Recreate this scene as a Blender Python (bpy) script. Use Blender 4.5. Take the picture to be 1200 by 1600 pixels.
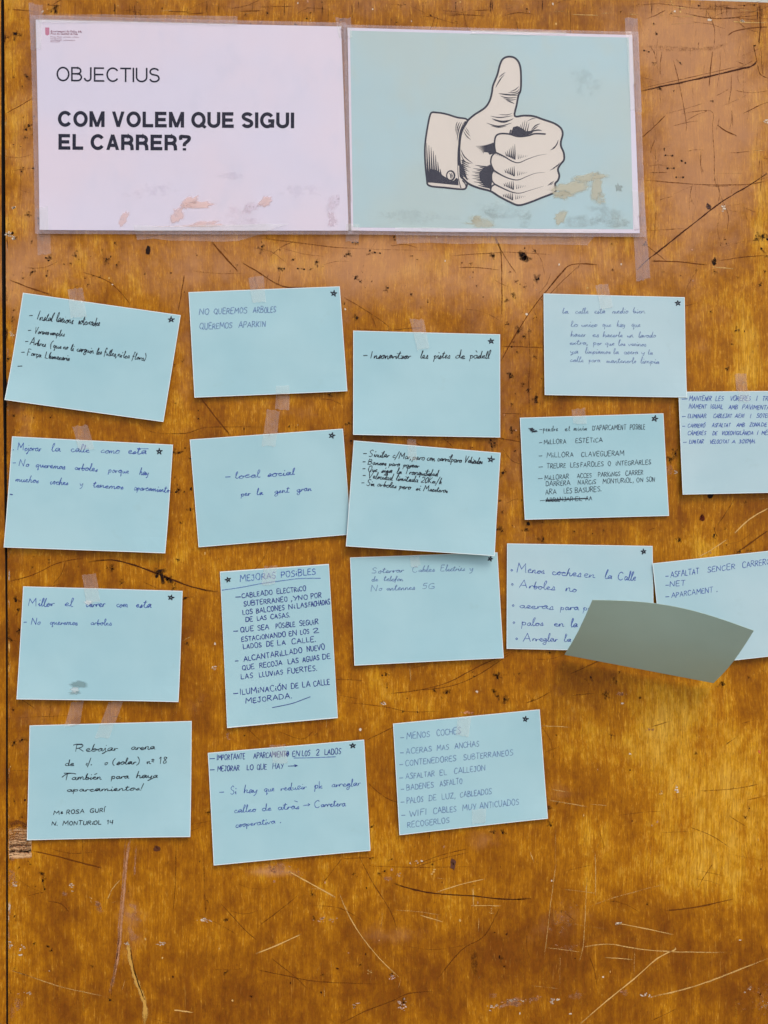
import bpy, math, random
import numpy as np
from mathutils import Vector, geometry

for o in list(bpy.data.objects):
    bpy.data.objects.remove(o)
C = bpy.context.scene.collection
SC = bpy.context.scene
RND = random.Random(7)

# ------------------------------------------------------------ camera, sky, sun
S = 0.00062                 # metres on the board per photograph pixel
H = 1.32                    # height of the picture centre above the ground
DIST = 1.0                  # camera distance from the board

cam_d = bpy.data.cameras.new("camera")
cam = bpy.data.objects.new("camera", cam_d)
C.objects.link(cam)
cam.location = (0, -DIST, H)
cam.rotation_euler = (math.pi / 2, 0, 0)
cam_d.sensor_fit = 'VERTICAL'
cam_d.angle_y = 2 * math.atan(800 * S / DIST)
cam_d.clip_start = 0.01
cam_d.clip_end = 500
SC.camera = cam

SUN_EL = math.radians(50)
SUN_AZ = math.radians(24)   # to the right of the camera's back
sdir = Vector((math.sin(SUN_AZ) * math.cos(SUN_EL), -math.cos(SUN_AZ) * math.cos(SUN_EL), math.sin(SUN_EL)))
w = bpy.data.worlds.new("World")
SC.world = w
w.use_nodes = True
nt = w.node_tree
sky = nt.nodes.new('ShaderNodeTexSky')
sky.sky_type = 'NISHITA'
sky.sun_disc = False
sky.sun_elevation = SUN_EL
sky.sun_rotation = math.atan2(sdir.x, sdir.y)
sky.dust_density = 3.0
sky.air_density = 1.0
bgn = nt.nodes['Background']
nt.links.new(sky.outputs[0], bgn.inputs[0])
bgn.inputs[1].default_value = 0.14

sun_d = bpy.data.lights.new("sun", 'SUN')
sun_d.energy = 0.9
sun_d.angle = math.radians(24)
sun_d.color = (1.0, 0.96, 0.90)
sun = bpy.data.objects.new("sun", sun_d)
C.objects.link(sun)
sun.rotation_euler = (-sdir).to_track_quat('-Z', 'Y').to_euler()
sun.location = (1, -3, 4)

SC.view_settings.view_transform = 'Standard'
SC.view_settings.look = 'None'
SC.view_settings.exposure = 0.16
SC.view_settings.gamma = 1

# ------------------------------------------------------------ helpers
def W(px, py, d=0.0):
    """photograph pixel on the board -> world point, d metres proud of the board"""
    return ((px - 600) * S, -d, (800 - py) * S + H)

def srgb(r, g, b):
    f = lambda c: (c / 255 / 12.92) if c / 255 <= 0.04045 else ((c / 255 + 0.055) / 1.055) ** 2.4
    return (f(r), f(g), f(b), 1)

def mesh_obj(name, verts, faces, mat, parent=None, cols=None, smooth=False, mats=None, fmat=None):
    me = bpy.data.meshes.new(name)
    me.from_pydata([tuple(v) for v in verts], [], faces)
    if mats:
        for m in mats: me.materials.append(m)
    elif mat:
        me.materials.append(mat)
    if fmat is not None:
        me.polygons.foreach_set('material_index', fmat)
    if cols is not None:
        a = me.color_attributes.new('mk', 'FLOAT_COLOR', 'POINT')
        a.data.foreach_set('color', np.array(cols, dtype=np.float32).ravel())
    if smooth:
        me.polygons.foreach_set('use_smooth', [True] * len(me.polygons))
    me.update()
    o = bpy.data.objects.new(name, me)
    C.objects.link(o)
    if parent is not None: o.parent = parent
    return o

def tag(o, label=None, cat=None, group=None, kind=None):
    if label: o['label'] = label
    if cat: o['category'] = cat
    if group: o['group'] = group
    if kind: o['kind'] = kind
    return o

def empty(name, label, cat, group=None):
    o = bpy.data.objects.new(name, None)
    o.empty_display_size = 0.02
    C.objects.link(o)
    return tag(o, label, cat, group)

class NT:
    def __init__(s, name):
        s.m = bpy.data.materials.new(name); s.m.use_nodes = True
        s.t = s.m.node_tree; s.t.nodes.clear()
        s.out = s.t.nodes.new('ShaderNodeOutputMaterial')
    def n(s, typ, ins=None, **kw):
        nd = s.t.nodes.new(typ)
        for k, v in kw.items(): setattr(nd, k, v)
        for k, v in (ins or {}).items():
            if isinstance(v, bpy.types.NodeSocket): s.t.links.new(v, nd.inputs[k])
            else: nd.inputs[k].default_value = v
        return nd
    def math(s, op, a, b=None, c=None, clamp=False):
        i = {0: a}
        if b is not None: i[1] = b
        if c is not None: i[2] = c
        nd = s.n('ShaderNodeMath', i, operation=op, use_clamp=clamp); return nd.outputs[0]
    def mix(s, f, a, b, blend='MIX'):
        nd = s.n('ShaderNodeMix', None, data_type='RGBA', blend_type=blend)
        for k, v in ((0, f), (6, a), (7, b)):
            if isinstance(v, bpy.types.NodeSocket): s.t.links.new(v, nd.inputs[k])
            else: nd.inputs[k].default_value = v
        return nd.outputs[2]
    def ramp(s, f, pts):
        nd = s.n('ShaderNodeValToRGB', {0: f})
        cr = nd.color_ramp
        while len(cr.elements) < len(pts): cr.elements.new(0.5)
        for e, (p, c) in zip(cr.elements, pts):
            e.position = p; e.color = c if isinstance(c, tuple) else (c, c, c, 1)
        return nd.outputs[0]
    def smooth(s, x, lo, hi):
        nd = s.n('ShaderNodeMapRange', {0: x, 1: lo, 2: hi}); nd.interpolation_type = 'SMOOTHSTEP'; return nd.outputs[0]
    def noise(s, vec, scale, detail=4, rough=.55, dist=0.0):
        return s.n('ShaderNodeTexNoise', {'Vector': vec, 'Scale': scale, 'Detail': detail, 'Roughness': rough, 'Distortion': dist}).outputs[0]
    def mapping(s, vec, sc=(1, 1, 1), loc=(0, 0, 0), rot=(0, 0, 0)):
        return s.n('ShaderNodeMapping', {0: vec, 1: loc, 2: rot, 3: sc}).outputs[0]
    def done(s, sh):
        s.t.links.new(sh, s.out.inputs[0]); return s.m

# ------------------------------------------------------------ materials
def wood_material():
    k = NT('varnished_plywood')
    co = k.n('ShaderNodeTexCoord').outputs['Object']
    at = k.n('ShaderNodeAttribute', attribute_name='mk')
    sep = k.n('ShaderNodeSeparateColor', {0: at.outputs['Color']})
    gold, pale, dark = sep.outputs[0], sep.outputs[1], sep.outputs[2]
    warp = k.n('ShaderNodeTexNoise', {'Vector': co, 'Scale': 9.0, 'Detail': 2.0})
    wc = k.n('ShaderNodeVectorMath', {0: warp.outputs['Color'], 1: (.5, .5, .5)}, operation='SUBTRACT').outputs[0]
    wv = k.n('ShaderNodeVectorMath', {0: wc, 3: .012}, operation='SCALE').outputs[0]
    cw = k.n('ShaderNodeVectorMath', {0: co, 1: wv}, operation='ADD').outputs[0]
    blotch = k.noise(k.mapping(cw, (1.25, 1, .8)), 17, 7, .62)
    blotch2 = k.noise(k.mapping(cw, (1.5, 1, .6), (3.1, 0, 1.7)), 46, 5, .6)
    streak = k.noise(k.mapping(cw, (1, 1, .07)), 760, 3, .65)
    streak2 = k.noise(k.mapping(cw, (1, 1, .03), (5, 0, 2)), 210, 4, .6)
    band = k.noise(k.mapping(cw, (1, 1, .04), (1, 0, 7)), 24, 3, .5)
    fleck = k.noise(k.mapping(cw, (1, 1, .3), (9, 0, 4)), 480, 4, .7)
    pore = k.noise(k.mapping(co, (1, 1, .12), (2, 0, 9)), 1500, 1, .5)
    # field value
    rag = k.noise(k.mapping(cw, (1, 1, .65), (6, 1, 3)), 60, 10, .76)
    v = k.math('MULTIPLY_ADD', k.math('SUBTRACT', blotch, .5), 1.15, .37)
    v = k.math('MULTIPLY_ADD', k.math('SUBTRACT', blotch2, .5), .45, v)
    v = k.math('MULTIPLY_ADD', k.math('SUBTRACT', rag, .5), 1.3, v)
    v = k.math('MULTIPLY_ADD', k.math('SUBTRACT', band, .5), .25, v)
    v = k.math('MULTIPLY_ADD', k.math('SUBTRACT', streak2, .5), .35, v)
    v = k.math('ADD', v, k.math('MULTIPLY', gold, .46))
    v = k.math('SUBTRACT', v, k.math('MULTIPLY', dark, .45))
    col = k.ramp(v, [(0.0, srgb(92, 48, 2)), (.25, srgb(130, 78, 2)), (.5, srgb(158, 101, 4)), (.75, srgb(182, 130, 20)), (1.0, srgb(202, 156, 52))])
    # fine streaks: light fibres where the varnish is thin, dark pores elsewhere
    fb = k.math('MULTIPLY_ADD', k.math('SUBTRACT', v, .5), .30, fleck)
    fl = k.smooth(fb, .54, .64)
    col = k.mix(k.math('MULTIPLY', fl, .36), col, srgb(204, 152, 56))
    fd = k.smooth(fb, .42, .33)
    col = k.mix(k.math('MULTIPLY', fd, .42), col, srgb(118, 62, 4))
    st = k.smooth(streak, .3, .72)
    col = k.mix(k.math('MULTIPLY', k.math('SUBTRACT', 1.0, st), .52), col, srgb(108, 60, 4))
    col = k.mix(k.math('MULTIPLY', k.smooth(streak, .6, .78), .30), col, srgb(214, 160, 66))
    col = k.mix(k.math('MULTIPLY', k.smooth(pore, .60, .74), .6), col, srgb(84, 42, 6))
    # chalky, worn varnish and painted upper sheen (pinkish) by attribute, broken up by noise
    pn = k.smooth(k.math('ADD', pale, k.math('MULTIPLY', k.math('SUBTRACT', k.noise(cw, 40, 6, .65), .5), .9)), .12, .95)
    col = k.mix(k.math('MULTIPLY', pn, .62), col, srgb(172, 126, 90))
    # speckled dirt
    dz = k.noise(k.mapping(co, (1, 1, 1), (4, 4, 4)), 520, 2, .7)
    dens = k.noise(k.mapping(co, (1, 1, 1), (8, 2, 4)), 14, 3, .6)
    dd = k.math('MULTIPLY', k.smooth(dz, .66, .72), k.smooth(dens, .45, .65))
    col = k.mix(k.math('MULTIPLY', dd, .75), col, srgb(58, 30, 16))
    rough = k.math('MULTIPLY_ADD', k.noise(cw, 60, 5, .6), .4, .22)
    hgt = k.math('ADD', k.math('MULTIPLY', streak, .6), k.math('ADD', k.math('MULTIPLY', fleck, .5), k.noise(co, 30, 3)))
    bump = k.n('ShaderNodeBump', {'Strength': .35, 'Distance': .0006, 'Height': hgt}).outputs[0]
    col = k.n('ShaderNodeVectorMath', {0: col, 3: 1.52}, operation='SCALE').outputs[0]
    p = k.n('ShaderNodeBsdfPrincipled', {'Base Color': col, 'Roughness': rough, 'Normal': bump, 'IOR': 1.5, 'Specular IOR Level': .18})
    return k.done(p.outputs[0])

def decal_material():
    """colour from attribute, alpha from its alpha broken up by grain-like noise"""
    k = NT('worn_mark')
    co = k.n('ShaderNodeTexCoord').outputs['Object']
    at = k.n('ShaderNodeAttribute', attribute_name='mk')
    a = at.outputs['Alpha']
    n1 = k.noise(k.mapping(co, (1, 1, .6)), 700, 3, .7)
    n2 = k.noise(co, 160, 3, .6)
    nn = k.math('ADD', k.math('MULTIPLY', n1, .6), k.math('MULTIPLY', n2, .4))
    al = k.smooth(k.math('ADD', a, k.math('MULTIPLY', k.math('SUBTRACT', nn, .5), 1.25)), .06, .72)
    al = k.math('MULTIPLY', al, k.smooth(a, 0.0, .25))
    p = k.n('ShaderNodeBsdfPrincipled', {'Base Color': at.outputs['Color'], 'Roughness': .6, 'Specular IOR Level': .15})
    tr = k.n('ShaderNodeBsdfTransparent')
    mx = k.n('ShaderNodeMixShader', {0: al, 1: tr.outputs[0], 2: p.outputs[0]})
    return k.done(mx.outputs[0])

def simple(name, c, rough=.6, bump=0.0, bscale=400, var=0.0, spec=.5):
    k = NT(name)
    co = k.n('ShaderNodeTexCoord').outputs['Object']
    col = c
    if var:
        n = k.noise(co, 14, 5, .6)
        c2 = tuple(x * (1 - var) for x in c[:3]) + (1,)
        c3 = tuple(min(1, x * (1 + var)) for x in c[:3]) + (1,)
        col = k.ramp(n, [(.3, c2), (.7, c3)])
    ins = {'Base Color': col, 'Roughness': rough, 'Specular IOR Level': spec}
    if bump:
        ins['Normal'] = k.n('ShaderNodeBump', {'Strength': bump, 'Distance': .0004, 'Height': k.noise(co, bscale, 4)}).outputs[0]
    p = k.n('ShaderNodeBsdfPrincipled', ins)
    return k.done(p.outputs[0])

def card_material(name, c, c2):
    k = NT(name)
    co = k.n('ShaderNodeTexCoord').outputs['Object']
    n = k.noise(co, 9, 4, .55)
    col = k.mix(k.smooth(n, .3, .7), c, c2)
    f = k.noise(co, 1400, 2, .6)
    col = k.mix(k.math('MULTIPLY', k.smooth(f, .45, .8), .10), col, tuple(x * .8 for x in c[:3]) + (1,))
    sm = k.smooth(k.noise(k.mapping(co, (1, 1, 1), (3, 1, 5)), 42, 4, .6), .64, .8)
    col = k.mix(k.math('MULTIPLY', sm, .18), col, srgb(150, 176, 172))
    b = k.n('ShaderNodeBump', {'Strength': .5, 'Distance': .0045, 'Height': k.math('ADD', k.noise(co, 13, 2), k.math('MULTIPLY', f, .006))}).outputs[0]
    p = k.n('ShaderNodeBsdfPrincipled', {'Base Color': col, 'Roughness': .62, 'Normal': b, 'Specular IOR Level': .35,
                                         'Sheen Weight': 0.0})
    return k.done(p.outputs[0])

def film_material(name, milk, c, rough=.18, scale=60, var=.5, gl=.9):
    k = NT(name)
    co = k.n('ShaderNodeTexCoord').outputs['Object']
    n = k.noise(k.mapping(co, (1, 1, 1)), scale, 5, .65)
    n2 = k.noise(k.mapping(co, (1, 1, .3), (2, 2, 2)), scale * 5, 3, .65)
    m = k.math('MULTIPLY', milk, k.math('ADD', 1 - var * .5, k.math('MULTIPLY', k.smooth(k.math('ADD', k.math('MULTIPLY', n, .7), k.math('MULTIPLY', n2, .3)), .35, .65), var)))
    b = k.n('ShaderNodeBump', {'Strength': .5, 'Distance': .0012, 'Height': n}).outputs[0]
    d = k.n('ShaderNodeBsdfDiffuse', {0: c, 'Normal': b})
    g = k.n('ShaderNodeBsdfGlossy', {0: (1, 1, 1, 1), 'Roughness': rough, 'Normal': b})
    tr = k.n('ShaderNodeBsdfTransparent')
    # same reflectance from either side of the thin film
    bf = k.n('ShaderNodeNewGeometry').outputs['Backfacing']
    fr = k.n('ShaderNodeFresnel', {'IOR': k.math('MULTIPLY_ADD', bf, 1 / 1.5 - 1.5, 1.5), 'Normal': b})
    m1 = k.n('ShaderNodeMixShader', {0: m, 1: tr.outputs[0], 2: d.outputs[0]})
    m2 = k.n('ShaderNodeMixShader', {0: k.math('MULTIPLY', fr.outputs[0], gl), 1: m1.outputs[0], 2: g.outputs[0]})
    return k.done(m2.outputs[0])

def ink_material(name, c, dens=.8):
    k = NT(name)
    co = k.n('ShaderNodeTexCoord').outputs['Object']
    n = k.noise(co, 380, 3, .7)
    al = k.math('MULTIPLY_ADD', k.smooth(n, .3, .6), dens * .28, dens * .72)
    p = k.n('ShaderNodeBsdfPrincipled', {'Base Color': c, 'Roughness': .5})
    tr = k.n('ShaderNodeBsdfTransparent')
    mx = k.n('ShaderNodeMixShader', {0: al, 1: tr.outputs[0], 2: p.outputs[0]})
    return k.done(mx.outputs[0])

def glare_smudge_material():  # soft patches: painted glare on the posters, smudge on a card
    k = NT('painted_glare_and_smudge')
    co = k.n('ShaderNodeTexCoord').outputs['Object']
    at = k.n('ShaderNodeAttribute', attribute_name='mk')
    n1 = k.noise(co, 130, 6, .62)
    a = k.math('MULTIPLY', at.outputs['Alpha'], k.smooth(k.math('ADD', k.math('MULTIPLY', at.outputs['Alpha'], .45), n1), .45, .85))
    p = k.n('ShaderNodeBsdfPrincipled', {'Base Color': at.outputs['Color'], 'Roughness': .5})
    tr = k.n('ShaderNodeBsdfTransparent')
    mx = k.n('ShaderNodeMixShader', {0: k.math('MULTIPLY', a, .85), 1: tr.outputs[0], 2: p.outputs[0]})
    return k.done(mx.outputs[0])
M = {}
M['glare_smudge'] = glare_smudge_material()
M['wood'] = wood_material()
M['mark'] = decal_material()
M['card'] = card_material('pale_blue_card', srgb(173, 210, 217), srgb(162, 203, 212))
M['card2'] = card_material('paler_blue_card', srgb(186, 212, 218), srgb(174, 205, 213))
M['cardback'] = card_material('card_underside', srgb(178, 204, 192), srgb(174, 200, 188))
M['edge'] = simple('cut_edge_bright_rim', srgb(226, 238, 238), .7)  # also painted round the card face as a bright sharpening halo
def print_mat(name, ca, cb, cc):
    k = NT(name)
    co = k.n('ShaderNodeTexCoord').outputs['Object']
    col = k.mix(k.smooth(k.noise(co, 8, 3, .5), .35, .65), ca, cb)
    col = k.mix(k.math('MULTIPLY', k.smooth(k.noise(k.mapping(co, (1, 1, .7), (3, 0, 1)), 30, 6, .65), .5, .72), .5), col, cc)
    b = k.n('ShaderNodeBump', {'Strength': .4, 'Distance': .003, 'Height': k.noise(co, 11, 3)}).outputs[0]
    return k.done(k.n('ShaderNodeBsdfPrincipled', {'Base Color': col, 'Roughness': .5, 'Normal': b}).outputs[0])
M['poster_paper'] = print_mat('white_poster_paper', srgb(220, 214, 230), srgb(226, 214, 226), srgb(212, 208, 224))
M['poster_blue'] = print_mat('pale_green_blue_print', srgb(180, 200, 198), srgb(174, 203, 208), srgb(184, 199, 192))
M['print_black'] = simple('black_printing_ink', srgb(12, 10, 34), .4, spec=.1)
M['print_dark'] = simple('charcoal_printing_ink', srgb(52, 52, 64), .45, spec=.1)
M['print_skin'] = simple('cream_printing_ink', srgb(222, 212, 200), .55, 0, 300, .02)
M['print_red'] = simple('faded_red_printing_ink', srgb(196, 120, 146), .55)
M['print_rose'] = simple('pale_maroon_printing_ink', srgb(158, 104, 124), .55)
M['film'] = film_material('laminate_film', .016, srgb(232, 220, 232), .16, 26, .6, .5)
M['film_border'] = film_material('laminate_border_film', .27, srgb(196, 170, 168), .22, 60, .5)
M['tape'] = film_material('clear_tape', .22, srgb(218, 186, 168), .22, 70, .7)
M['tape_white'] = film_material('matt_tape_on_card', .20, srgb(244, 246, 238), .3, 22, .35)
M['ink_black'] = ink_material('black_pen_ink', srgb(18, 24, 44), .9)
M['ink_grey'] = ink_material('grey_black_pen_ink', srgb(46, 62, 80), .74)
M['ink_navy'] = ink_material('dark_blue_pen_ink', srgb(26, 40, 140), .85)
M['ink_blue'] = ink_material('blue_pen_ink', srgb(52, 82, 178), .66)
M['ink_faint'] = ink_material('faint_blue_pen_ink', srgb(88, 114, 180), .50)
M['board_edge'] = simple('shade_dark_board_edge', srgb(34, 18, 12), .95, .3, 200, .3)  # sides coloured near-black to paint in the shade inside the gap
M['gap_shade'] = simple('painted_gap_shade', srgb(30, 18, 12), .9)

# ------------------------------------------------------------ setting: ground and the wall behind the board
def ground_mat():
    k = NT('concrete_paving')
    co = k.n('ShaderNodeTexCoord').outputs['Object']
    col = k.ramp(k.noise(co, 3, 8, .65), [(.3, srgb(140, 136, 126)), (.7, srgb(176, 170, 158))])
    b = k.n('ShaderNodeBump', {'Strength': .3, 'Height': k.noise(co, 60, 5)}).outputs[0]
    return k.done(k.n('ShaderNodeBsdfPrincipled', {'Base Color': col, 'Roughness': .85, 'Normal': b}).outputs[0])
def plaster_mat():
    k = NT('pale_plaster')
    co = k.n('ShaderNodeTexCoord').outputs['Object']
    col = k.ramp(k.noise(co, 5, 6, .6), [(.3, srgb(206, 206, 196)), (.7, srgb(226, 226, 218))])
    b = k.n('ShaderNodeBump', {'Strength': .3, 'Height': k.noise(co, 120, 4)}).outputs[0]
    return k.done(k.n('ShaderNodeBsdfPrincipled', {'Base Color': col, 'Roughness': .9, 'Normal': b}).outputs[0])

g = mesh_obj('ground', [(-60, -90, 0), (60, -90, 0), (60, 12, 0), (-60, 12, 0)], [(0, 1, 2, 3)], ground_mat())
tag(g, kind='structure')
def box(x0, x1, y0, y1, z0, z1):
    v = [(x0, y0, z0), (x1, y0, z0), (x1, y1, z0), (x0, y1, z0), (x0, y0, z1), (x1, y0, z1), (x1, y1, z1), (x0, y1, z1)]
    return v, [(0, 1, 5, 4), (1, 2, 6, 5), (2, 3, 7, 6), (3, 0, 4, 7), (4, 5, 6, 7), (3, 2, 1, 0)]
v, f = box(-3, 3, .05, .25, 0, 2.6)
tag(mesh_obj('wall', v, f, plaster_mat()), kind='structure')

# ------------------------------------------------------------ board
TOPE = lambda x: 4.0 * (x - 1085) / 115 if x > 1085 else (x - 1085) * .035
def LEFTE(y):   # left edge of the main board
    return float(np.interp(y, [-60, 0, 400, 700, 1000, 1600, 2929], [6, 6.5, 9, 10.5, 12.2, 12.6, 13]))
def RIGHTE(y):  # right edge of the neighbouring board
    return float(np.interp(y, [-60, 0, 400, 600, 800, 1000, 1600, 2929], [1.2, 1.5, 2.6, 4.4, 7, 9.2, 9.6, 10]))

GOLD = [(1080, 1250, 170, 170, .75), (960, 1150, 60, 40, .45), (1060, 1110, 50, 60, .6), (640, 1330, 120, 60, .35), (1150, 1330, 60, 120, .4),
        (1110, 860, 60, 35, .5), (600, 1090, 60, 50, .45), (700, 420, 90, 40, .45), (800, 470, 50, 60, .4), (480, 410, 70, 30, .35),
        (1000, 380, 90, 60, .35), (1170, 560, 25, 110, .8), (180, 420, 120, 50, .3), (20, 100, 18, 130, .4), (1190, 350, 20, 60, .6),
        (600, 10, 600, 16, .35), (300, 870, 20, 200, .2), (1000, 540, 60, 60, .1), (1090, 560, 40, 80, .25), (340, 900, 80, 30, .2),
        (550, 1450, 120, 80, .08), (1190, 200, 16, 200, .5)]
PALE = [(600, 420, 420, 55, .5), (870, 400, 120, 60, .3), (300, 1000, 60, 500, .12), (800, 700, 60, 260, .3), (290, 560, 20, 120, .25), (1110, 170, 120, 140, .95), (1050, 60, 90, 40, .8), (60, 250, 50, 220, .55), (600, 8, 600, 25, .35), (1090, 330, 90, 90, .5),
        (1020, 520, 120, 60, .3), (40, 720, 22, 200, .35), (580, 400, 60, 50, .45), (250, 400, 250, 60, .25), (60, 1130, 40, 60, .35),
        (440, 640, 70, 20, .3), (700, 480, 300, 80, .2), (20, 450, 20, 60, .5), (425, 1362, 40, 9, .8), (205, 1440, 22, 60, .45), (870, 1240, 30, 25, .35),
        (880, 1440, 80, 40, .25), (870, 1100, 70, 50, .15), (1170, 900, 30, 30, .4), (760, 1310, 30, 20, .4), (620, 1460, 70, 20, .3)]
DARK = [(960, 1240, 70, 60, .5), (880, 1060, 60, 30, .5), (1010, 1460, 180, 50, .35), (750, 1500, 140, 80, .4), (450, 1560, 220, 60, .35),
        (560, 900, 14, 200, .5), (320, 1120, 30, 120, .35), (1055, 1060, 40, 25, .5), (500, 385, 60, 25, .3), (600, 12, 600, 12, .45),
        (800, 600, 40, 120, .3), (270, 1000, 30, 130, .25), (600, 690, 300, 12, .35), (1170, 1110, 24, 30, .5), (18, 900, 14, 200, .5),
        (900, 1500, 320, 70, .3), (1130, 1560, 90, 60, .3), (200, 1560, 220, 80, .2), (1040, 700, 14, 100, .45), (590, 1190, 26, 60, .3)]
def fields(x, y):
    r = []
    for L in (GOLD, PALE, DARK):
        s_ = 0.0
        for cx, cy, rx, ry, a in L:
            e = ((x - cx) / rx) ** 2 + ((y - cy) / ry) ** 2
            if e < 9: s_ += a * math.exp(-e)
        r.append(min(1.0, s_))
    return r

def board_mesh(name, xl, xr, parent, nx, ytop):
    """front face gridded, with sides; xl, xr functions of y"""
    ys = list(np.linspace(0, 1, 171))
    V, F, K = [], [], []
    for j, t in enumerate(ys):
        for i in range(nx + 1):
            u = i / nx
            yb = -40 + t * 1740 if t < 1 else 2929
            x = xl(yb) + (xr(yb) - xl(yb)) * u
            y = yb
            if j == 0: y = ytop(x)
            elif y < ytop(x) + 2: y = ytop(x) + 2 + j * .01
            if j == len(ys) - 1: y = 2928
            V.append(W(x, y, 0)); K.append((*fields(x, y), 1))
    n = nx + 1
    for j in range(len(ys) - 1):
        for i in range(nx):
            a = j * n + i
            F.append((a, a + n, a + n + 1, a + 1))
    # sides
    ring = [i for i in range(n)] + [j * n + nx for j in range(1, len(ys))] + [(len(ys) - 1) * n + i for i in range(nx - 1, -1, -1)] + [j * n for j in range(len(ys) - 2, 0, -1)]
    b0 = len(V)
    for r_ in ring:
        x, y, z = V[r_]; V.append((x, .019, z)); K.append((0, .2, .6, 1))
    m = len(ring)
    for q in range(m):
        F.append((ring[q], ring[(q + 1) % m], b0 + (q + 1) % m, b0 + q))
    fm = [0] * (len(F) - m) + [1] * m
    return mesh_obj(name, V, F, None, parent, K, mats=[M['wood'], M['board_edge']], fmat=fm)

board = empty('wooden_board', 'big varnished plywood board full of scratches and staple holes, carrying all the cards', 'board')
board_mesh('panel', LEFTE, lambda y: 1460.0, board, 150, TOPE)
board2 = empty('wooden_board', 'narrow strip of a second wooden board past the dark gap at the left edge', 'board')
board_mesh('panel', lambda y: -420.0, RIGHTE, board2, 20, lambda x: -40.0)
v, f = box(-.40, -.34, .0195, .0495, 0, 1.9)
mesh_obj('gap_shade_strip', v, f, M['gap_shade'], board)  # dark strip behind the gap, standing for the shade in it

# ---- decals on the board: ribbons and blobs with a soft edge
class Decal:
    def __init__(s, d=.00012, place=None):
        s.V, s.F, s.K, s.d = [], [], [], d
        s.place = place or W
    def ribbon(s, pts, wpx, col, a=1.0, taper=True, jit=.35):
        P = [Vector(p) for p in pts]
        # resample
        R_ = []
        for p, q in zip(P, P[1:]):
            n = max(1, int((q - p).length / 9))
            for i in range(n): R_.append(p.lerp(q, i / n))
        R_.append(P[-1]); n = len(R_)
        base = len(s.V)
        for i, p in enumerate(R_):
            t = (R_[min(i + 1, n - 1)] - R_[max(i - 1, 0)])
            t = t.normalized() if t.length > 0 else Vector((1, 0))
            nr = Vector((-t.y, t.x))
            u = i / max(1, n - 1)
            ww = wpx * (RND.uniform(1 - jit, 1 + jit)) * .5
            al = a * (min(1, .35 + 4 * u, .35 + 4 * (1 - u)) if taper else 1) * RND.uniform(.8, 1)
            p = p + nr * RND.uniform(-.25, .25)
            for k_, (o_, aa) in enumerate(((-1.9, 0), (-.6, al), (.6, al), (1.9, 0))):
                q = p + nr * ww * o_
                s.V.append(s.place(q.x, q.y, s.d)); s.K.append((*col[:3], aa))
        for i in range(n - 1):
            for k_ in range(3):
                b = base + i * 4 + k_
                s.F.append((b, b + 1, b + 5, b + 4))
    def blob(s, x, y, rx, ry, col, a=1.0, rot=0.0, rag=.3, n=10):
        b = len(s.V)
        s.V.append(s.place(x, y, s.d)); s.K.append((*col[:3], a))
        cr, sr = math.cos(rot), math.sin(rot)
        rr = [RND.uniform(1 - rag, 1 + rag) for _ in range(n)]
        for ring, (m, al) in enumerate(((.55, a), (1.0, 0))):
            for i in range(n):
                t = 2 * math.pi * i / n
                dx, dy = math.cos(t) * rx * m * rr[i], math.sin(t) * ry * m * rr[i]
                s.V.append(s.place(x + dx * cr - dy * sr, y + dx * sr + dy * cr, s.d)); s.K.append((*col[:3], al))
        for i in range(n):
            j = (i + 1) % n
            s.F.append((b, b + 1 + i, b + 1 + j))
            s.F.append((b + 1 + i, b + 1 + n + i, b + 1 + n + j, b + 1 + j))
    def build(s, name, parent, kind='stuff'):
        o = mesh_obj(name, s.V, s.F, M['mark'], parent, s.K)
        if kind: o['kind'] = kind
        return o

DK = srgb(70, 30, 8); DK2 = srgb(112, 58, 8); BLK = srgb(34, 16, 8); LT = srgb(222, 176, 104); WH = srgb(226, 208, 184); PK = srgb(196, 142, 104); OR = srgb(190, 130, 34)

def curve(pts, n=6):
    """Catmull-Rom through pts"""
    P = [pts[0]] + list(pts) + [pts[-1]]
    out = []
    for i in range(1, len(P) - 2):
        p0, p1, p2, p3 = [np.array(q, float) for q in P[i - 1:i + 3]]
        for k_ in range(n):
            t = k_ / n
            out.append(tuple(.5 * ((2 * p1) + (-p0 + p2) * t + (2 * p0 - 5 * p1 + 4 * p2 - p3) * t * t + (-p0 + 3 * p1 - 3 * p2 + p3) * t ** 3)))
    out.append(tuple(pts[-1]))
    return out

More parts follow.
